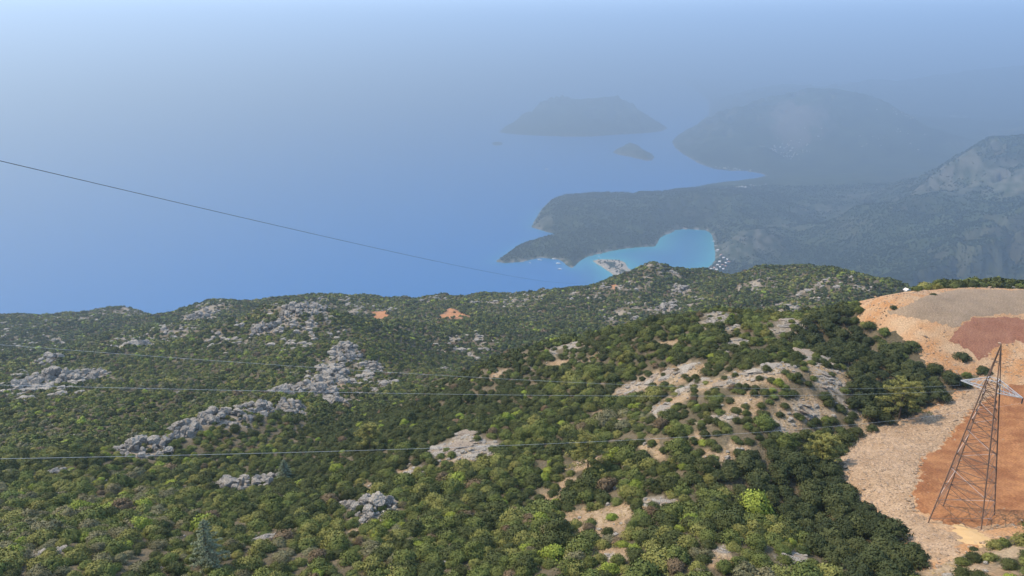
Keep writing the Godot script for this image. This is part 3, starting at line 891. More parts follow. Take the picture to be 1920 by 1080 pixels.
# ---------- scrub ----------
func leaf_cloud(s: int, lobes: int, leaves: int, size: float, tall: float, low: float) -> ArrayMesh:
	# a crown of leaf sprays on many small lobes, 1 m in radius and tall m high, standing on y = 0
	var r := RandomNumberGenerator.new()
	r.seed = s
	var v := PackedVector3Array()
	var nor := PackedVector3Array()
	var col := PackedColorArray()
	var idx := PackedInt32Array()
	for b in lobes:
		var u := r.randf() * TAU2
		var t := sqrt(r.randf())
		var up := pow(r.randf(), 0.7)
		var rad := t * (1.0 - 0.45 * up * up) * 0.78
		var c := Vector3(cos(u) * rad, lerpf(low, tall - 0.22, up * sqrt(maxf(0.05, 1.0 - 0.75 * t * t))), sin(u) * rad)
		var lr := r.randf_range(0.20, 0.36) * (1.15 - 0.3 * up)
		var shade := r.randf_range(0.82, 1.18)
		for l in leaves:
			var d := Vector3(r.randfn(), r.randfn() + 0.35, r.randfn()).normalized()
			var p := c + d * lr * r.randf_range(0.72, 1.08) * Vector3(1, 0.82, 1)
			var out := (d * 0.7 + (p - Vector3(0, tall * 0.3, 0)).normalized() * 0.5).normalized()
			var face := (out + Vector3(r.randfn(), r.randfn(), r.randfn()) * 0.45).normalized()
			var e := face.cross(Vector3(r.randfn(), r.randfn(), r.randfn()).normalized())
			if e.length() < 0.01: e = face.cross(Vector3.RIGHT)
			e = e.normalized() * size * r.randf_range(0.6, 1.3)
			var g := face.cross(e) * r.randf_range(0.5, 0.9)
			var nn := (face * 0.5 + out * 0.6).normalized()
			var k := v.size()
			var cc := shade * r.randf_range(0.8, 1.2)
			for q in [-e, g, e, -g]:
				v.append(p + q)
				nor.append(nn)
				col.append(Color(cc, cc * r.randf_range(0.97, 1.03), cc * 0.95))
			idx.append_array([k, k + 1, k + 2, k, k + 2, k + 3])
	return mesh_of(v, nor, col, idx)

var oak_wood: PackedVector2Array
var oak_belt: PackedVector2Array
var cleared: PackedVector2Array

func rocky(x: float, z: float, at: int) -> float:      # stony patches between the shrubs on the rough slopes
	return b_few[at] * smoothstep(0.10, 0.28, n_patch.get_noise_2d(x * 1.4, z * 1.4)) if b_few[at] > 0.0 else 0.0

func openness(x: float, z: float) -> float:      # share of the ground left open
	var at := bare_index(x, z)
	var o := 0.06
	if at >= 0:
		o = maxf(o, maxf(b_rock[at] * 0.80, maxf(b_tan[at] * 0.74, b_red[at])))
		o = maxf(o, maxf(0.92 * rocky(x, z, at), 0.2 * b_few[at]))
	return o

const KINDS := [
	["dark green", 0.050, 0.060, 0.019], ["mid green", 0.090, 0.106, 0.028], ["olive green", 0.142, 0.142, 0.040],
	["grey green", 0.128, 0.120, 0.064], ["bright lime green", 0.175, 0.210, 0.034], ["dry brownish", 0.130, 0.094, 0.055],
]

func shrub_kind(x: float, z: float) -> int:
	var k := rng.randf() + 0.45 * n_patch.get_noise_2d(x * 0.3, z * 0.3) - 0.25 * smoothstep(-10.0, 60.0, x)
	for d in DARKS: k -= 0.55 * exp(-Vector2(x - d[0], z - d[1]).length_squared() / (d[2] * d[2]))
	var odd := rng.randf()
	if odd < 0.03: return 4
	if odd < 0.05: return 5
	return 0 if k < 0.30 else 1 if k < 0.66 else 2 if k < 0.90 else 3

func shrub_tint(kind: int) -> Color:
	var j := rng.randf_range(0.82, 1.18)
	var w := rng.randf_range(0.93, 1.07)
	var c: Array = KINDS[kind]
	return Color(c[1] * j * w, c[2] * j, c[3] * j)

func in_frame(p: Vector3) -> bool:
	var d := p - EYE
	var s := sin(deg_to_rad(18.5))
	var c := cos(deg_to_rad(18.5))
	var zc := -d.z * c - d.y * s
	var yc := d.y * c - d.z * s
	var t := tan(deg_to_rad(21.0))
	return zc > 1.0 and absf(d.x) < zc * t * 16.0 / 9.0 and absf(yc) < zc * t

func landmark(x: float, z: float, marks: Array = LANDMARKS) -> String:
	var best := 1e9
	var said := ""
	for l in marks:
		var d := Vector2(x - l[0], z - l[1]).length()
		if d < best:
			best = d
			said = l[2]
	return said

func hemmed(x: float, z: float) -> bool:      # shrubs stay small beside rock and bare soil
	for q in [Vector2(2.4, 0), Vector2(-2.4, 0), Vector2(0, 2.4), Vector2(0, -2.4)]:
		var at := bare_index(x + q.x, z + q.y)
		if at >= 0 and maxf(b_tan[at], b_rock[at]) > 0.5: return true
	return false

func build_scrub() -> void:
	var near: Array[ArrayMesh] = []
	var mid: Array[ArrayMesh] = []
	var low: Array[ArrayMesh] = []
	for k in 6:
		near.append(leaf_cloud(100 + k, 40 + k * 3, 52, 0.055, 0.92 + 0.07 * k, 0.16))
		mid.append(leaf_cloud(200 + k, 18, 26, 0.125, 0.95, 0.12))
		low.append(leaf_cloud(300 + k, 9, 12, 0.24, 0.95, 0.15))
	var all := mass("evergreen_scrub", "dense evergreen scrub covering the mountainside")
	var tiers := [[70.0, 260.0, 2.5, near, 1.25, 3.7], [260.0, 560.0, 2.6, mid, 1.35, 3.3], [560.0, 1500.0, 3.4, low, 1.8, 4.2]]
	for t in tiers:
		var where: Array = []
		var tint: Array = []
		var big: Array = []
		for q in 6:
			where.append([])
			tint.append([])
		var s: float = t[2]
		var n: int = int(t[1] / s) + 2
		for k in range(-n, 1):
			for i in range(-n, n + 1):
				var x := (i + rng.randf()) * s
				var z := (k + rng.randf()) * s
				var r := Vector2(x, z).length()
				if r < t[0] or r >= t[1] or absf(x) > -z * 0.92 + 45.0: continue
				if rng.randf() < openness(x, z): continue
				if r < 330.0 and (in_poly(x, z, cleared) or in_poly(x, z, oak_wood) or in_poly(x, z, oak_belt)): continue
				var g := n_soft.get_noise_2d(x * 0.8, z * 0.8)
				var w: float = lerpf(t[4], t[5], clampf(rng.randf() * rng.randf() * 1.0 + 0.4 * g, 0, 1))
				if r < 560.0 and hemmed(x, z): w = minf(w, 1.5)
				var hgt := w * rng.randf_range(0.7, 1.2)
				var p := Vector3(x, ground(x, z) - 0.1 * w, z)
				var b := Basis(Vector3.UP, rng.randf() * TAU2).scaled(Vector3(w, hgt, w * rng.randf_range(0.8, 1.2)))
				var m := rng.randi() % 6
				var kind := shrub_kind(x, z)
				if t[0] < 100.0 and w > 1.0 and in_frame(p + Vector3(0, 0.8, 0)):
					big.append([w / p.distance_to(EYE), w, Transform3D(b, p), m, kind])
				else:
					where[m].append(Transform3D(b, p))
					tint[m].append(shrub_tint(kind))
		big.sort_custom(func(a, c): return a[0] > c[0])
		for q in big.size():
			var f: Array = big[q]
			if q >= 300:
				where[f[3]].append(f[2])
				tint[f[3]].append(shrub_tint(f[4]))
				continue
			var at: Transform3D = f[2]
			var o := put("shrub", near[f[3]], M["leaf_%d" % f[4]])
			o.transform = at
			var said: String = KINDS[f[4]][0]
			var size := "large" if f[1] > 2.5 else "small" if f[1] < 1.9 else "middling"
			tag(o, "%s rounded %s shrub %s" % [size, said, landmark(at.origin.x, at.origin.z)], "shrub", "evergreen shrubs on the near slope")
		for m in 6:
			scatter("foliage", t[3][m], M.leaf, where[m], tint[m], "", all)
func mass(called: String, label: String) -> Node3D:
	var o := base(called, Vector3.ZERO)
	tag(o, label, "", "", "stuff")
	return o

func scatter(called: String, mesh: Mesh, mt: Material, where: Array, tint: Array, label: String, parent: Node = self) -> void:
	if where.is_empty(): return
	var mm := MultiMesh.new()
	mm.transform_format = MultiMesh.TRANSFORM_3D
	mm.use_colors = tint.size() > 0
	mm.mesh = mesh
	mm.instance_count = where.size()
	for i in where.size():
		mm.set_instance_transform(i, where[i])
		if tint.size(): mm.set_instance_color(i, tint[i])
	var o := MultiMeshInstance3D.new()
	o.name = numbered(called) if parent == self else called
	o.multimesh = mm
	o.material_override = mt
	parent.add_child(o, true)
	tag(o, label, "", "", "stuff")

# ---------- ground works ----------
func draped(called: String, poly: PackedVector2Array, low: float, top: float, cell: float, tone: Callable, mt: Material, label: String) -> MeshInstance3D:
	var lo := Vector2(1e9, 1e9)
	var hi := -lo
	for p in poly:
		lo = lo.min(p)
		hi = hi.max(p)
	lo -= Vector2(3, 3)
	hi += Vector2(3, 3)
	var nu := int((hi.x - lo.x) / cell) + 1
	var nv := int((hi.y - lo.y) / cell) + 1
	var v := PackedVector3Array()
	var nor := PackedVector3Array()
	var col := PackedColorArray()
	var keep := PackedByteArray()
	for k in nv:
		for i in nu:
			var x := lo.x + i * cell
			var z := lo.y + k * cell
			var q := Vector2(x + 1.1 * n_fine.get_noise_2d(x * 3.0, z * 3.0) + 2.0 * n_patch.get_noise_2d(x, z), z + 1.1 * n_fine.get_noise_2d(x * 3.0 + 50.0, z * 3.0) + 2.0 * n_patch.get_noise_2d(x + 90.0, z))
			var d := inward(q, poly)
			v.append(Vector3(x, ground(x, z) + clampf(low + d * 0.12, -0.35, top), z))
			col.append(tone.call(x, z))
			keep.append(1 if d > -3.2 else 0)
	var idx := PackedInt32Array()
	for k in nv:
		for i in nu:
			var e := v[k * nu + mini(i + 1, nu - 1)] - v[k * nu + maxi(i - 1, 0)]
			var f := v[mini(k + 1, nv - 1) * nu + i] - v[maxi(k - 1, 0) * nu + i]
			var nn := e.cross(f).normalized()
			nor.append(nn if nn.y >= 0.0 else -nn)
			if i < nu - 1 and k < nv - 1:
				var a := k * nu + i
				if keep[a] and keep[a + 1] and keep[a + nu] and keep[a + nu + 1]:
					idx.append_array([a, a + 1, a + nu, a + 1, a + nu + 1, a + nu])
	var o := put(called, mesh_of(v, nor, col, idx), mt)
	tag(o, label, "", "", "structure")
	return o

func two(a: Color, b: Color, x: float, z: float, f := 1.0) -> Color:
	var t := clampf(0.5 + 0.8 * n_fine.get_noise_2d(x * f, z * f) + 0.7 * n_patch.get_noise_2d(x * f, z * f), 0, 1)
	return a.lerp(b, t)

func build_cleared() -> void:
	var gravel := to_poly(GRAVEL)
	var red := to_poly(RED)
	var pad := to_poly(PAD)
	var maroon := to_poly(MAROON)
	var c := draped("cleared_ground", cleared, 0.0, 0.10, 0.7, func(x, z): return two(Color(0.47, 0.325, 0.195), Color(0.43, 0.225, 0.10), x, z), M.made, "stony tan ground cleared round the lattice tower")
	var g := draped("gravel_track", gravel, 0.08, 0.20, 0.42, func(x, z): return two(Color(0.46, 0.325, 0.205), Color(0.35, 0.235, 0.14), x, z, 2.6), M.made, "pale track of crushed limestone between oaks and red earth")
	draped("red_earth", red, 0.08, 0.24, 0.42, func(x, z): return two(Color(0.40, 0.19, 0.082), Color(0.26, 0.11, 0.048), x, z, 1.4), M.made, "fresh red brown earth round the foot of the lattice tower")
	draped("levelled_pad", pad, 0.08, 0.22, 0.8, func(x, z): return two(Color(0.27, 0.20, 0.135), Color(0.33, 0.245, 0.165), x, z), M.made, "flat grey brown levelled pad beyond the tower")
	draped("maroon_soil", maroon, 0.10, 0.32, 0.7, func(x, z): return two(Color(0.26, 0.118, 0.072), Color(0.31, 0.155, 0.098), x, z), M.made, "smooth maroon soil bank below the levelled pad")
	# broken stones lying on the track and the cleared ground
	var shapes: Array[ArrayMesh] = []
	for k in 4: shapes.append(rock(500 + k, 0.7, 2))
	var where: Array = [[], [], [], []]
	var tint: Array = [[], [], [], []]
	var other: Array = [[], [], [], []]
	var other_tint: Array = [[], [], [], []]
	for k in 60000:
		var x := rng.randf_range(40, 180)
		var z := rng.randf_range(-220, -78)
		if not in_poly(x, z, cleared): continue
		if in_poly(x, z, pad): continue
		var on_track := in_poly(x, z, gravel)
		if in_poly(x, z, red) and rng.randf() < 0.90: continue
		if in_poly(x, z, maroon) and rng.randf() < 0.96: continue
		if not on_track and rng.randf() > 0.35 + 0.9 * n_patch.get_noise_2d(x, z): continue
		var s := 0.11 + 0.30 * pow(rng.randf(), 2.2)
		if rng.randf() < 0.02: s *= 1.9
		var b := Basis.from_euler(Vector3(rng.randf_range(-0.5, 0.5), rng.randf() * TAU2, rng.randf_range(-0.5, 0.5))).scaled(Vector3(s, s * 0.6, s))
		var j := rng.randf_range(0.72, 1.12)
		var m := rng.randi() % 4
		var tt := Color(0.74 * j, 0.535 * j, 0.36 * j)
		if on_track:
			where[m].append(Transform3D(b, Vector3(x, ground(x, z) + 0.2, z)))
			tint[m].append(tt)
		else:
			other[m].append(Transform3D(b, Vector3(x, ground(x, z) + 0.12, z)))
			other_tint[m].append(tt)
	for m in 4:
		scatter("stone", shapes[m], M.pebble, where[m], tint[m], "", g)
		scatter("stone", shapes[m], M.pebble, other[m], other_tint[m], "", c)
	draped("puddle", to_poly(PUDDLE), 0.22, 0.30, 0.25, func(_x, _z): return Color(0.34, 0.225, 0.105), M.mud_water, "shallow muddy puddle at the foot of the tower")

# ---------- rocks ----------
func rock(s: int, block: float, parts: int, flat := 1.0) -> ArrayMesh:
	# an angular boulder about 1 m in radius: a cube sphere, squared off and cut by random planes
	var r := RandomNumberGenerator.new()
	r.seed = s
	var n := FastNoiseLite.new()
	n.seed = s
	n.noise_type = FastNoiseLite.TYPE_CELLULAR
	n.frequency = 0.75
	var crack := FastNoiseLite.new()
	crack.seed = s + 50
	crack.noise_type = FastNoiseLite.TYPE_CELLULAR
	crack.cellular_return_type = FastNoiseLite.RETURN_DISTANCE2_SUB
	crack.frequency = 1.0
	var cuts: Array = []
	for k in 13:
		cuts.append([Vector3(r.randfn(), r.randfn() * 0.7, r.randfn()).normalized(), r.randf_range(0.42, 0.9)])
	var st := SurfaceTool.new()
	st.begin(Mesh.PRIMITIVE_TRIANGLES)
	for f in 6:
		var ax := Vector3(1, 0, 0) if f < 2 else Vector3(0, 1, 0) if f < 4 else Vector3(0, 0, 1)
		ax *= 1.0 if f % 2 == 0 else -1.0
		var u := Vector3(ax.y, ax.z, ax.x)
		var w := ax.cross(u)
		var grid: Array = []
		for b in parts + 1:
			for a in parts + 1:
				var p := ax + u * (2.0 * a / parts - 1.0) + w * (2.0 * b / parts - 1.0)
				var d := p.normalized()
				var q := d.lerp(p, block * 0.75)
				q *= 1.0 + 0.30 * n.get_noise_3dv(d * 2.1) + 0.16 * n.get_noise_3dv(d * 5.0)
				for c in cuts:
					var over: float = q.dot(c[0]) - c[1]
					if over > 0.0: q -= c[0] * over * 0.93
				if parts > 4: q *= 0.80 + 0.24 * smoothstep(-1.0, -0.74, crack.get_noise_3dv(d * Vector3(2.6, 1.3, 2.6)))
				grid.append(q * Vector3(1, flat, 1))
		for b in parts:
			for a in parts:
				var i := b * (parts + 1) + a
				for t in [[i, i + 1, i + parts + 1], [i + 1, i + parts + 2, i + parts + 1]]:
					var e: Vector3 = (grid[t[1]] - grid[t[0]]).cross(grid[t[2]] - grid[t[0]])
					var order: Array = t if e.dot(grid[t[0]]) < 0.0 else [t[0], t[2], t[1]]
					for k in order:
						st.set_normal((e if e.dot(grid[t[0]]) > 0.0 else -e).normalized())
						st.add_vertex(grid[k])
	return st.commit()

func build_outcrops() -> void:
	var karst: Array[ArrayMesh] = []
	var slab: Array[ArrayMesh] = []
	for k in 8:
		karst.append(rock(600 + k, 0.75, 10))
		slab.append(rock(700 + k, 0.9, 8, 0.55))
	for s in SPOTS:
		if s[6] == "": continue
		var o := base("limestone_outcrop", Vector3(s[0], ground(s[0], s[1]), s[1]))
		tag(o, s[6], "rock", "limestone outcrops on the slope")
		var a: float = s[2]
		var b: float = s[3]
		var flat: bool = s[5] == 1
		var size := clampf(minf(a, b) * (0.42 if flat else 0.24), 0.4, 2.8)
		var n := clampi(int(a * b * (1.9 if flat else 2.6) / (size * size)), 9, 60)
		var c := cos(s[4])
		var sn := sin(s[4])
		for k in n:
			var u := sqrt(rng.randf())
			var th := rng.randf() * TAU2
			var px := u * cos(th) * a
			var pz := u * sin(th) * b
			var x: float = px * c + pz * sn
			var z: float = -px * sn + pz * c
			var w := size * (0.42 + 1.25 * pow(rng.randf(), 2.5)) * (1.2 - 0.5 * u)
			var p := put("slab" if flat else "boulder", (slab if flat else karst)[rng.randi() % 8], M["rock_%d" % (2 if flat and rng.randf() < 0.45 else rng.randi() % 2)], o)
			var gx: float = s[0] + x
			var gz: float = s[1] + z
			var h := ground(gx, gz)
			var tilt := Vector3(rng.randf_range(-0.5, 0.5), rng.randf() * TAU2, rng.randf_range(-0.5, 0.5))
			if flat:
				var sx := (ground(gx + 1, gz) - ground(gx - 1, gz)) / 2.0
				var sz := (ground(gx, gz + 1) - ground(gx, gz - 1)) / 2.0
				tilt = Vector3(-sz * 0.8 * -1.0, 0, sx * 0.8)
				p.basis = Basis.from_euler(tilt) * Basis(Vector3.UP, s[4] + rng.randf_range(-0.35, 0.35)) * Basis.from_scale(Vector3(w * rng.randf_range(1.2, 2.2), w * rng.randf_range(0.4, 0.75), w * 0.8))
				p.position = Vector3(x, h - o.position.y + w * 0.02, z)
			else:
				p.basis = Basis.from_euler(tilt).scaled(Vector3(w * rng.randf_range(0.75, 1.2), w * rng.randf_range(0.65, 1.15), w))
				p.position = Vector3(x, h - o.position.y + w * 0.15 + size * 0.9 * (1.0 - u * u), z)
	# loose rocks between the shrubs, too many to count
	var where: Array = [[], [], [], []]
	for k in 190000:
		var r := 90.0 * pow(1350.0 / 90.0, sqrt(rng.randf()))
		var az := rng.randf_range(-0.66, 0.66)
		var x := sin(az) * r
		var z := -cos(az) * r
		var at := bare_index(x, z)
		if at < 0: continue
		var want := 0.006 + 0.75 * rocky(x, z, at) + 0.3 * b_rock[at] + 0.12 * b_tan[at]
		if rng.randf() > want: continue
		if r < 330.0 and (in_poly(x, z, cleared) or in_poly(x, z, oak_wood)): continue
		var w := rng.randf_range(0.25, 0.7) * (0.7 + 0.6 * rng.randf()) + (2.8 * rng.randf() * rng.randf() if r > 380.0 and b_few[at] > 0.2 else 0.0)
		var b := Basis.from_euler(Vector3(rng.randf_range(-0.3, 0.3), rng.randf() * TAU2, rng.randf_range(-0.3, 0.3))).scaled(Vector3(w * 1.2, w * rng.randf_range(0.5, 1.0), w))
		where[k % 4].append(Transform3D(b, Vector3(x, ground(x, z) + 0.15 * w, z)))
	var loose := mass("loose_rock", "loose pale limestone rocks strewn between the shrubs")
	for m in 4: scatter("rock", karst[m], M.rock_0, where[m], [], "", loose)
	# dry grass on the open ground
	var tuft := leaf_cloud(900, 8, 16, 0.2, 0.7, 0.1)
	var grass: Array = []
	for k in 90000:
		var r := 85.0 * pow(4.0, sqrt(rng.randf()))
		var az := rng.randf_range(-0.66, 0.66)
		var x := sin(az) * r
		var z := -cos(az) * r
		var at := bare_index(x, z)
		if at < 0 or rng.randf() > b_tan[at] * 0.8 + b_rock[at] * 0.2: continue
		if in_poly(x, z, cleared): continue
		var w := rng.randf_range(0.15, 0.42)
		grass.append(Transform3D(Basis(Vector3.UP, rng.randf() * TAU2).scaled(Vector3(w, w * 0.8, w)), Vector3(x, ground(x, z) - 0.03, z)))
	scatter("dry_grass", tuft, M.straw, grass, [], "straw coloured dry grass on the open ground")

# ---------- trees ----------
func tube(st: SurfaceTool, a: Vector3, b: Vector3, ra: float, rb: float, sides := 6) -> void:
	var d := (b - a).normalized()
	var u := d.cross(Vector3.RIGHT if absf(d.x) < 0.8 else Vector3.FORWARD).normalized()
	var w := d.cross(u)
	for i in sides:
		var n0 := u * cos(TAU2 * i / sides) + w * sin(TAU2 * i / sides)
		var n1 := u * cos(TAU2 * (i + 1) / sides) + w * sin(TAU2 * (i + 1) / sides)
		for q in [[a, n0, ra], [b, n0, rb], [a, n1, ra], [a, n1, ra], [b, n0, rb], [b, n1, rb]]:
			st.set_normal(q[1])
			st.add_vertex(q[0] + q[1] * q[2])

func trunk_mesh(s: int, tall: float, thick: float, limbs: int) -> ArrayMesh:
	var r := RandomNumberGenerator.new()
	r.seed = s
	var st := SurfaceTool.new()
	st.begin(Mesh.PRIMITIVE_TRIANGLES)
	var p := Vector3(0, -0.4, 0)
	for k in 4:
		var q := p + Vector3(r.randfn() * 0.04, 1, r.randfn() * 0.04) * (tall + 0.4) / 4.0
		tube(st, p, q, thick * (1.0 - 0.2 * k), thick * (0.8 - 0.2 * k) + 0.01)
		p = q
	for k in limbs:
		var h := tall * r.randf_range(0.3, 0.95)
		var u := r.randf() * TAU2
		var e := Vector3(cos(u), r.randf_range(0.2, 0.9), sin(u)) * tall * r.randf_range(0.25, 0.5)
		tube(st, Vector3(0, h, 0), Vector3(0, h, 0) + e * 0.5, thick * 0.45, thick * 0.3, 5)
		tube(st, Vector3(0, h, 0) + e * 0.5, Vector3(0, h, 0) + e + Vector3(0, tall * 0.06, 0), thick * 0.3, thick * 0.1, 5)
	return st.commit()

func clumps(s: int, spots: Array, leaves: int, size: float, slim: float) -> ArrayMesh:
	# leaf sprays round given centres: [centre, radius, flatness]
	var r := RandomNumberGenerator.new()
	r.seed = s
	var v := PackedVector3Array()
	var nor := PackedVector3Array()
	var col := PackedColorArray()
	var idx := PackedInt32Array()
	for c in spots:
		var shade := r.randf_range(0.85, 1.15)
		for l in leaves:
			var d := Vector3(r.randfn(), r.randfn() + 0.2, r.randfn()).normalized()
			var p: Vector3 = c[0] + d * c[1] * sqrt(r.randf_range(0.25, 1.1)) * Vector3(1, c[2], 1)
			var face := (d + Vector3.UP * 0.4 + Vector3(r.randfn(), r.randfn(), r.randfn()) * 0.5).normalized()
			var e := face.cross(Vector3(r.randfn(), r.randfn(), r.randfn()))
			if e.length() < 0.01: e = face.cross(Vector3.RIGHT)
			e = e.normalized() * size * r.randf_range(0.7, 1.3)
			var g := face.cross(e) * slim
			var nn := (face * 0.6 + d * 0.5).normalized()
			var cc := shade * r.randf_range(0.8, 1.2)
			var k := v.size()
			for q in [-e, g, e, -g]:
				v.append(p + q)
				nor.append(nn)
				col.append(Color(cc, cc, cc))
			idx.append_array([k, k + 1, k + 2, k, k + 2, k + 3])
	return mesh_of(v, nor, col, idx)

func pine(at: Vector3, tall: float, spread: float, s: int, label: String) -> void:
	var r := RandomNumberGenerator.new()
	r.seed = s
	var o := base("pine_tree", at)
	var st := SurfaceTool.new()
	st.begin(Mesh.PRIMITIVE_TRIANGLES)
	var spots: Array = []
	var top := Vector3(r.randf_range(-0.3, 0.3), tall * 0.92, r.randf_range(-0.3, 0.3))
	for k in 30:
		var f := lerpf(0.28, 0.98, pow(float(k) / 29.0, 0.85))
		var u := k * 2.4 + r.randf() * 0.6
		var reach := spread * (1.0 - 0.62 * pow(maxf(0.0, f - 0.28) / 0.7, 1.4)) * r.randf_range(0.55, 1.08)
		var root := top * f
		var tip := root + Vector3(cos(u) * reach, reach * r.randf_range(0.02, 0.32), sin(u) * reach)
		tube(st, root, tip, 0.05, 0.02, 5)
		for q in 4:
			var t := lerpf(0.42, 1.02, q / 3.0)
			spots.append([root.lerp(tip, t) + Vector3(r.randfn(), r.randf() * 0.7, r.randfn()) * 0.28, r.randf_range(0.42, 0.75) * spread / 4.2, 0.55])
	put("trunk", trunk_mesh(s, tall * 0.95, 0.20, 0), M.bark, o)
	put("limbs", st.commit(), M.bark, o)
	put("crown", clumps(s, spots, 64, 0.17, 0.4), M.pine, o)
	tag(o, label, "tree")

func cedar(at: Vector3, tall: float, spread: float, s: int, label: String) -> void:
	var r := RandomNumberGenerator.new()
	r.seed = s
	var o := base("cedar_tree", at)
	var st := SurfaceTool.new()
	st.begin(Mesh.PRIMITIVE_TRIANGLES)
	var spots: Array = []
	for k in 15:
		var f := lerpf(0.10, 0.94, k / 14.0)
		var reach := spread * pow(1.0 - f, 0.75) + 0.15
		var arms := 7 if f < 0.6 else 5
		for q in arms:
			var u := TAU2 * q / arms + k * 1.3 + r.randf() * 0.5
			var l := reach * r.randf_range(0.75, 1.1)
			var root := Vector3(0, tall * f, 0)
			var tip := root + Vector3(cos(u) * l, -0.06 * l, sin(u) * l)
			tube(st, root, tip, 0.04, 0.015, 4)
			for e in 4:
				var t := lerpf(0.3, 1.0, e / 3.0)
				spots.append([root.lerp(tip, t) + Vector3(0, 0.06, 0), lerpf(0.50, 0.24, t) * (0.35 + reach * 0.34), 0.24])
	spots.append([Vector3(0, tall * 0.97, 0), 0.22, 1.8])
	put("trunk", trunk_mesh(s, tall * 0.96, 0.16, 0), M.bark, o)
	put("limbs", st.commit(), M.bark, o)
	put("crown", clumps(s, spots, 20, 0.14, 0.4), M.cedar, o)
	tag(o, label, "tree")

func on_ground(x: float, z: float, up := 0.0) -> Vector3:
	return Vector3(x, ground(x, z) + up, z)

func build_trees() -> void:
	var crowns: Array[ArrayMesh] = []
	var trunks: Array[ArrayMesh] = []
	for k in 6:
		crowns.append(leaf_cloud(400 + k, 44, 56, 0.062, 1.35, 0.42))
		trunks.append(trunk_mesh(410 + k, 0.75, 0.06, 7))
	var n := 0
	for f in [[oak_wood, 3.5, "in the wood left of the red earth"], [oak_belt, 3.1, "in the belt beside the pale track"]]:
		var poly: PackedVector2Array = f[0]
		var lo := Vector2(1e9, 1e9)
		var hi := -lo
		for p in poly:
			lo = lo.min(p)
			hi = hi.max(p)
		var z := lo.y
		while z < hi.y:
			var x := lo.x
			while x < hi.x:
				var q := Vector2(x + rng.randf_range(-1.1, 1.1), z + rng.randf_range(-1.1, 1.1))
				x += f[1]
				if not in_poly(q.x, q.y, poly) or in_poly(q.x, q.y, cleared): continue
				var w := rng.randf_range(1.9, 2.9)
				var o := base("oak_tree", on_ground(q.x, q.y, -0.1), rng.randf() * TAU2)
				var k := rng.randi() % 6
				var t := put("trunk", trunks[k], M.bark, o)
				t.scale = Vector3.ONE * w
				var c := put("crown", crowns[k], M["oak_%d" % (rng.randi() % 3)], o)
				c.scale = Vector3(w, w * rng.randf_range(0.85, 1.15), w)
				var edge := ", edge tree" if inward(q, cleared) > -4.0 else ""
				var size := "broad" if w > 2.6 else "slim" if w < 2.15 else "middling"
				tag(o, "%s evergreen oak %s%s" % [size, landmark(q.x, q.y, OAK_MARKS), edge], "tree", "evergreen oaks beside the cleared ground")
				n += 1
			z += f[1]
	print("oaks ", n)
	for d in [[113.4, -174.0, 2.6, "single round dark bush on the stony ground above the tower"], [115.5, -168.0, 2.4, "dark bush behind the top of the lattice tower"], [105.9, -195.7, 1.3, "low green bush on the near edge of the levelled pad"], [119.9, -201.8, 1.2, "low green bush farther back on the levelled pad"], [100.6, -179.0, 3.0, "spreading dark tree standing out from the wood on the orange slope"], [90.0, -97.0, 1.6, "dark green bush at the right foot of the tower"], [86.0, -90.0, 2.0, "dark bush in the lower right corner of the view"], [80.0, -92.0, 1.1, "small dry bush below the tower foot"], [66.5, -90.5, 0.8, "tiny bush on the gravel left of the puddle"], [69.5, -91.0, 0.9, "small grey bush beside the puddle"]]:
		var o := base("bush", on_ground(d[0], d[1], -0.1), d[0])
		var c := put("foliage", crowns[int(d[0]) % 6], M.oak_1, o)
		c.scale = Vector3(d[2], d[2] * 0.8, d[2])
		c.position.y = -0.3 * d[2]
		tag(o, d[3], "bush", "bushes on the cleared ground")
	pine(on_ground(16.2, -141.2), 10.5, 5.6, 31, "lone pine with an open olive crown in the middle of the slope")
	pine(on_ground(85.8, -148.5), 10.0, 5.4, 32, "wide olive green pine in front of the dark oak wood")
	pine(on_ground(60.4, -128.0), 6.5, 4.0, 33, "small yellow green pine left of the gravel track")
	pine(on_ground(-40.1, -186.8), 9.0, 4.8, 34, "olive pine in the valley left of the tilted slab")
	cedar(on_ground(-51.4, -106.1), 9.6, 3.6, 41, "blue green cedar in the lower left foreground")
	cedar(on_ground(-61.2, -175.8), 6.5, 2.6, 42, "small blue green cedar beside the low limestone band")

# ---------- lattice tower and wires ----------
var beam_mesh := BoxMesh.new()
func beam(parent: Node, called: String, a: Vector3, b: Vector3, w: float, mt: Material) -> void:
	var o := put(called, beam_mesh, mt, parent)
	var d := b - a
	var z := d.normalized()
	var x := z.cross(Vector3.UP if absf(z.y) < 0.9 else Vector3.RIGHT).normalized()
	o.transform = Transform3D(Basis(x * w, z.cross(x) * w, d), (a + b) / 2.0)

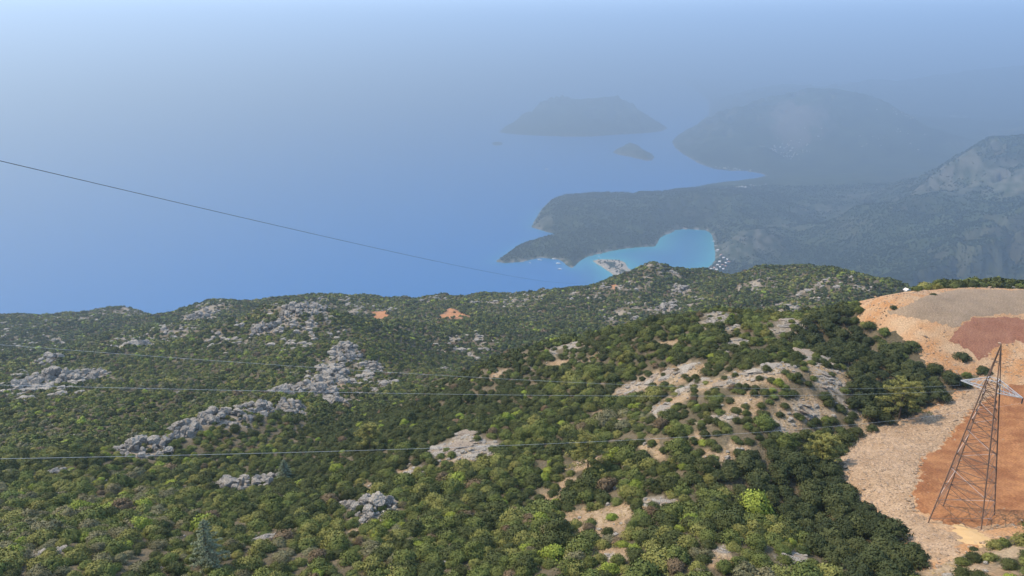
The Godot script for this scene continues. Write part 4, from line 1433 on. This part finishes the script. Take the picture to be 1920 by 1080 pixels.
const E1 := Vector3(0.72, 0, -0.69)
const E2 := Vector3(0.69, 0, 0.72)
func build_tower() -> void:
	var foot := on_ground(72.2, -102.4, 0.2)
	var o := base("lattice_tower", foot)
	tag(o, "rusty steel lattice power tower standing on the red earth", "power tower")
	var h := [-0.6, 3.4, 6.6, 9.4, 11.9, 14.1, 16.1, 17.9, 19.5, 20.9, 22.2, 23.4, 24.6]
	var half := func(y: float) -> float: return lerpf(3.75, 0.72, clampf(y / 22.5, 0, 1))
	var corner := func(k: int, y: float) -> Vector3:
		var s: float = half.call(y)
		return E1 * s * (1 if k == 0 or k == 3 else -1) + E2 * s * (1 if k < 2 else -1) + Vector3(0, y, 0)
	for k in 4:
		beam(o, "leg", corner.call(k, -1.2), corner.call(k, 24.6), 0.14, M.rust)
		for i in h.size() - 1:
			var j := (k + 1) % 4
			var light: bool = (i + k) % 3 == 0
			beam(o, "brace", corner.call(k, maxf(h[i], 0.0)), corner.call(j, h[i + 1]), 0.07, M.pale_steel if light else M.rust)
			beam(o, "brace", corner.call(j, maxf(h[i], 0.0)), corner.call(k, h[i + 1]), 0.07, M.rust)
			if i: beam(o, "strut", corner.call(k, h[i]), corner.call(j, h[i]), 0.07, M.rust)
			if i < 3: beam(o, "strut", (corner.call(k, h[i]) + corner.call(k, h[i + 1])) / 2.0, (corner.call(j, h[i]) + corner.call(k, h[i + 1]) + corner.call(k, h[i]) + corner.call(j, h[i + 1])) / 4.0, 0.07, M.rust)
		beam(o, "peak_leg", corner.call(k, 24.6), Vector3(0, 30.3, 0), 0.11, M.rust)
		beam(o, "strut", corner.call(k, 24.6), corner.call((k + 1) % 4, 24.6), 0.085, M.steel)
		beam(o, "strut", corner.call(k, 24.6) * 0.5 + Vector3(0, 15.15, 0), corner.call((k + 1) % 4, 24.6) * 0.5 + Vector3(0, 15.15, 0), 0.07, M.rust)
	for s in [-1, 1]:
		var arm := Node3D.new()
		arm.name = "crossarm"
		o.add_child(arm, true)
		var tip: Vector3 = E2 * 4.15 * s + Vector3(0, 23.0, 0)
		var a: Vector3 = E2 * 0.74 * s
		for q in [-1, 1]:
			var low: Vector3 = a + E1 * 0.72 * q + Vector3(0, 22.9, 0)
			var up: Vector3 = a + E1 * 0.72 * q + Vector3(0, 24.5, 0)
			beam(arm, "chord", low, tip, 0.12, M.steel)
			beam(arm, "chord", up, tip, 0.09, M.steel)
			for t in [0.25, 0.5, 0.75]:
				beam(arm, "lacing", low.lerp(tip, t), up.lerp(tip, t - 0.2), 0.06, M.steel)
		for t in [0.2, 0.45, 0.7]:
			beam(arm, "lacing", (a + E1 * 0.72 + Vector3(0, 22.9, 0)).lerp(tip, t), (a - E1 * 0.72 + Vector3(0, 22.9, 0)).lerp(tip, t + 0.15), 0.06, M.steel)
		beam(arm, "insulator", tip, tip + Vector3(0, -0.9, 0), 0.12, M.glazing)
	beam(o, "insulator", Vector3(0, 24.5, 0), Vector3(0, 24.5, 0) - E1 * 1.0, 0.12, M.glazing)

func wire(called: String, pts: Array, rad: float, mt: Material, label: String) -> void:
	var st := SurfaceTool.new()
	st.begin(Mesh.PRIMITIVE_TRIANGLES)
	for i in pts.size() - 1: tube(st, pts[i], pts[i + 1], rad, rad, 6)
	tag(put(called, st.commit(), mt), label, "wire", "overhead lines above the slope")

func build_wires() -> void:
	var foot := on_ground(72.2, -102.4, 0.2)
	var dir := Vector3(-cos(deg_to_rad(36.0)), 0, sin(deg_to_rad(36.0)))
	for d in [[1.0, 22.2, 0.228, 0.00043, "power line wire nearest the viewer, lowest of three across the slope"], [0.0, 23.0, 0.262, 0.00024, "power line wire in the middle of three across the slope"], [-1.0, 22.2, 0.256, 0.00041, "power line wire farthest off, uppermost of three across the slope"]]:
		var pts: Array = []
		for k in 41:
			var t := 175.0 * k / 40.0
			pts.append(foot + E2 * 4.15 * d[0] + dir * t + Vector3(0, d[1] + t * d[2] + t * t * d[3], 0))
		wire("power_line", pts, 0.0085, M.wire, d[4])
	var a := Vector3(ROPE[0][0], ROPE[0][1], ROPE[0][2])
	var b := Vector3(ROPE[1][0], ROPE[1][1], ROPE[1][2])
	var pts: Array = []
	for k in 61:
		var t := k / 60.0
		pts.append(a.lerp(b, t) - Vector3(0, 4.0 * ROPE_SAG * t * (1.0 - t), 0))
	wire("steel_rope", pts, 0.045, M.rope, "long dark rope slanting across the sea down to the ridge")

# ---------- boats, houses and far woods on the coast ----------
func hull_mesh(l: float, w: float, h: float) -> ArrayMesh:
	var st := SurfaceTool.new()
	st.begin(Mesh.PRIMITIVE_TRIANGLES)
	var rows: Array = []
	for k in 9:
		var t := k / 8.0
		var half := w * 0.5 * (1.0 - pow(absf(t * 2.0 - 0.85) / 1.15, 3.0)) + 0.05
		var z := (t - 0.5) * l
		var sheer := h * (1.0 + 0.5 * pow(t * 2.0 - 1.0, 2.0))
		rows.append([Vector3(-half, sheer, z), Vector3(-half * 0.7, -0.5, z), Vector3(half * 0.7, -0.5, z), Vector3(half, sheer, z)])
	for k in 8:
		for q in 4:
			var r := (q + 1) % 4
			var a: Vector3 = rows[k][q]
			var b: Vector3 = rows[k][r]
			var c: Vector3 = rows[k + 1][q]
			var d: Vector3 = rows[k + 1][r]
			for p in [a, b, c, b, d, c]: st.add_vertex(p)
	for k in [0, 8]:
		for q in [[0, 1, 2], [0, 2, 3]]:
			for i in q: st.add_vertex(rows[k][i])
	st.generate_normals()
	return st.commit()

func boat(at: Vector3, l: float, turn: float, mast: bool, label: String) -> void:
	var o := base("motor_boat" if not mast else "sailing_boat", at, turn)
	put("hull", hull_mesh(l, l * 0.27, l * 0.09), M.white, o)
	var c := BoxMesh.new()
	c.size = Vector3(l * 0.17, l * 0.09, l * 0.4)
	put("cabin", c, M.white, o).position = Vector3(0, l * 0.13, -l * 0.05)
	var g := BoxMesh.new()
	g.size = Vector3(l * 0.172, l * 0.03, l * 0.34)
	put("window_band", g, M.glazing, o).position = Vector3(0, l * 0.14, -l * 0.05)
	var d := BoxMesh.new()
	d.size = Vector3(l * 0.2, 0.3, l * 0.55)
	put("awning", d, M.white, o).position = Vector3(0, l * 0.2, -l * 0.1)
	if mast:
		var m := CylinderMesh.new()
		m.height = l * 0.8
		m.top_radius = 0.12
		m.bottom_radius = 0.2
		put("mast", m, M.deck, o).position = Vector3(0, l * 0.45, l * 0.12)
	tag(o, label, "boat", "boats off the coast")

func house_parts(o: Node3D, w: float, d: float, h: float, tiled: bool) -> void:
	var b := BoxMesh.new()
	b.size = Vector3(w, h + 6.0, d)
	put("wall", b, M.wall, o).position.y = h / 2.0 - 3.0
	var p := PrismMesh.new()
	p.size = Vector3(w * 1.08, h * 0.45, d * 1.06)
	put("roof", p, M.tile if tiled else M.wall, o).position.y = h * 1.225 + 0.01

func far_ground(x: float, z: float) -> float:
	return far_height(x, z, main_coast, inward(Vector2(x, z), main_coast))

func build_coast_things() -> void:
	for k in BOATS.size():
		var b: Array = BOATS[k]
		boat(Vector3(b[0], 0.6, b[1]), b[2], b[3], k % 2 == 1, BOAT_LABELS[k])
	for k in HOUSES.size():
		var d: Array = HOUSES[k]
		var o := base("beach_house", Vector3(d[0], far_ground(d[0], d[1]), d[1]), d[2])
		house_parts(o, 15.0 + 4.0 * (k % 3), 10.0 + 3.0 * (k % 2), 5.5 + (k % 3), k % 3 == 0)
		tag(o, HOUSE_LABELS[k], "house", "houses on the lagoon shore")
	for f in TOWNS:
		var where: Array = []
		for k in int(f[3]):
			var x: float = f[0] + rng.randfn() * f[2]
			var z: float = f[1] + rng.randfn() * f[2] * 0.5
			if inward(Vector2(x, z), main_coast) < 20.0: continue
			var s := rng.randf_range(7, 14)
			where.append(Transform3D(Basis(Vector3.UP, rng.randf() * TAU2).scaled(Vector3(s, 12, s * 0.7)), Vector3(x, far_ground(x, z) + 2.0, z)))
		scatter("far_town", beam_mesh, M.wall, where, [], "pale houses of a far town in the haze")
	var hut := base("white_hut", on_ground(HUT[0][0], HUT[0][1]), 0.4)
	house_parts(hut, 5.0, 3.6, 3.0, false)
	tag(hut, "tiny white hut on the ridge left of the levelled pad", "hut")
	# woods on the far shore
	var crown := leaf_cloud(950, 7, 9, 0.34, 1.2, 0.2)
	var where: Array = []
	var tint: Array = []
	for k in 90000:
		var r := 2900.0 * pow(6300.0 / 2900.0, rng.randf())
		var az := deg_to_rad(rng.randf_range(-2.0, 36.0))
		var x := sin(az) * r
		var z := -cos(az) * r
		if absf(x) > -z * 0.72: continue
		var d := inward(Vector2(x, z), main_coast)
		if d < 14.0: continue
		var q := n_patch.get_noise_2d(x * 0.12, z * 0.12)
		if rng.randf() > 0.8 + q - 0.75 * crag(x, z): continue
		if x < 640.0 and x > 400.0 and z > -4130.0 and z < -3700.0 and rng.randf() < 0.85: continue
		var w := rng.randf_range(3.5, 6.5)
		where.append(Transform3D(Basis(Vector3.UP, rng.randf() * TAU2).scaled(Vector3(w, w * 1.2, w)), Vector3(x, far_height(x, z, main_coast, d) - 0.5, z)))
		var j := rng.randf_range(0.7, 1.3)
		tint.append(Color(0.040 * j, 0.058 * j, 0.026 * j))
	scatter("far_wood", crown, M.leaf, where, tint, "pine woods on the far coast")
func stage(what: String) -> void:
	print(what, " ", Time.get_ticks_msec() / 1000.0)

func _ready() -> void:
	sight()
	rng.seed = 20
	n_soft.noise_type = FastNoiseLite.TYPE_SIMPLEX_SMOOTH
	n_soft.frequency = 1.0 / 70.0
	n_soft.fractal_octaves = 3
	n_soft.seed = 1
	n_ridge.noise_type = FastNoiseLite.TYPE_SIMPLEX_SMOOTH
	n_ridge.fractal_type = FastNoiseLite.FRACTAL_RIDGED
	n_ridge.frequency = 1.0 / 160.0
	n_ridge.fractal_octaves = 4
	n_ridge.seed = 2
	n_patch.noise_type = FastNoiseLite.TYPE_SIMPLEX_SMOOTH
	n_patch.frequency = 1.0 / 22.0
	n_patch.fractal_octaves = 3
	n_patch.seed = 3
	n_fine.noise_type = FastNoiseLite.TYPE_SIMPLEX_SMOOTH
	n_fine.frequency = 1.0 / 6.0
	n_fine.fractal_octaves = 3
	n_fine.seed = 4
	make_materials()
	main_coast = to_poly(MAIN_COAST)
	head_coast = to_poly(HEADLAND_COAST)
	isle_coast = to_poly(ISLAND_COAST)
	islet_coast = to_poly(ISLET_COAST)
	oak_wood = to_poly(OAKWOOD)
	oak_belt = to_poly(OAKBELT)
	cleared = to_poly(STONY)
	stage("start")
	var co := plate_fit(SLOPE_POINTS, PLATE, 1e-4)
	stage("fit")
	g_near.x0 = -240.0; g_near.z0 = -360.0; g_near.cell = 6.0; g_near.nx = 88; g_near.nz = 64
	g_near.fill(SLOPE_POINTS, co, PLATE)
	g_wide.x0 = -2800.0; g_wide.z0 = -2800.0; g_wide.cell = 35.0; g_wide.nx = 161; g_wide.nz = 161
	g_wide.fill(SLOPE_POINTS, co, PLATE)
	var cc := plate_fit(COAST_POINTS, 3000.0, 1e-3)
	g_coast.x0 = -1500.0; g_coast.z0 = -24500.0; g_coast.cell = 250.0; g_coast.nx = 95; g_coast.nz = 95
	g_coast.fill(COAST_POINTS, cc, 3000.0)
	stage("grids")
	survey()
	build_slope()
	stage("slope")
	build_sea()
	stage("sea")
	build_far()
	stage("far")
	build_scrub()
	stage("scrub")
	build_cleared()
	build_outcrops()
	build_trees()
	stage("trees")
	build_tower()
	build_wires()
	build_coast_things()
	stage("all")
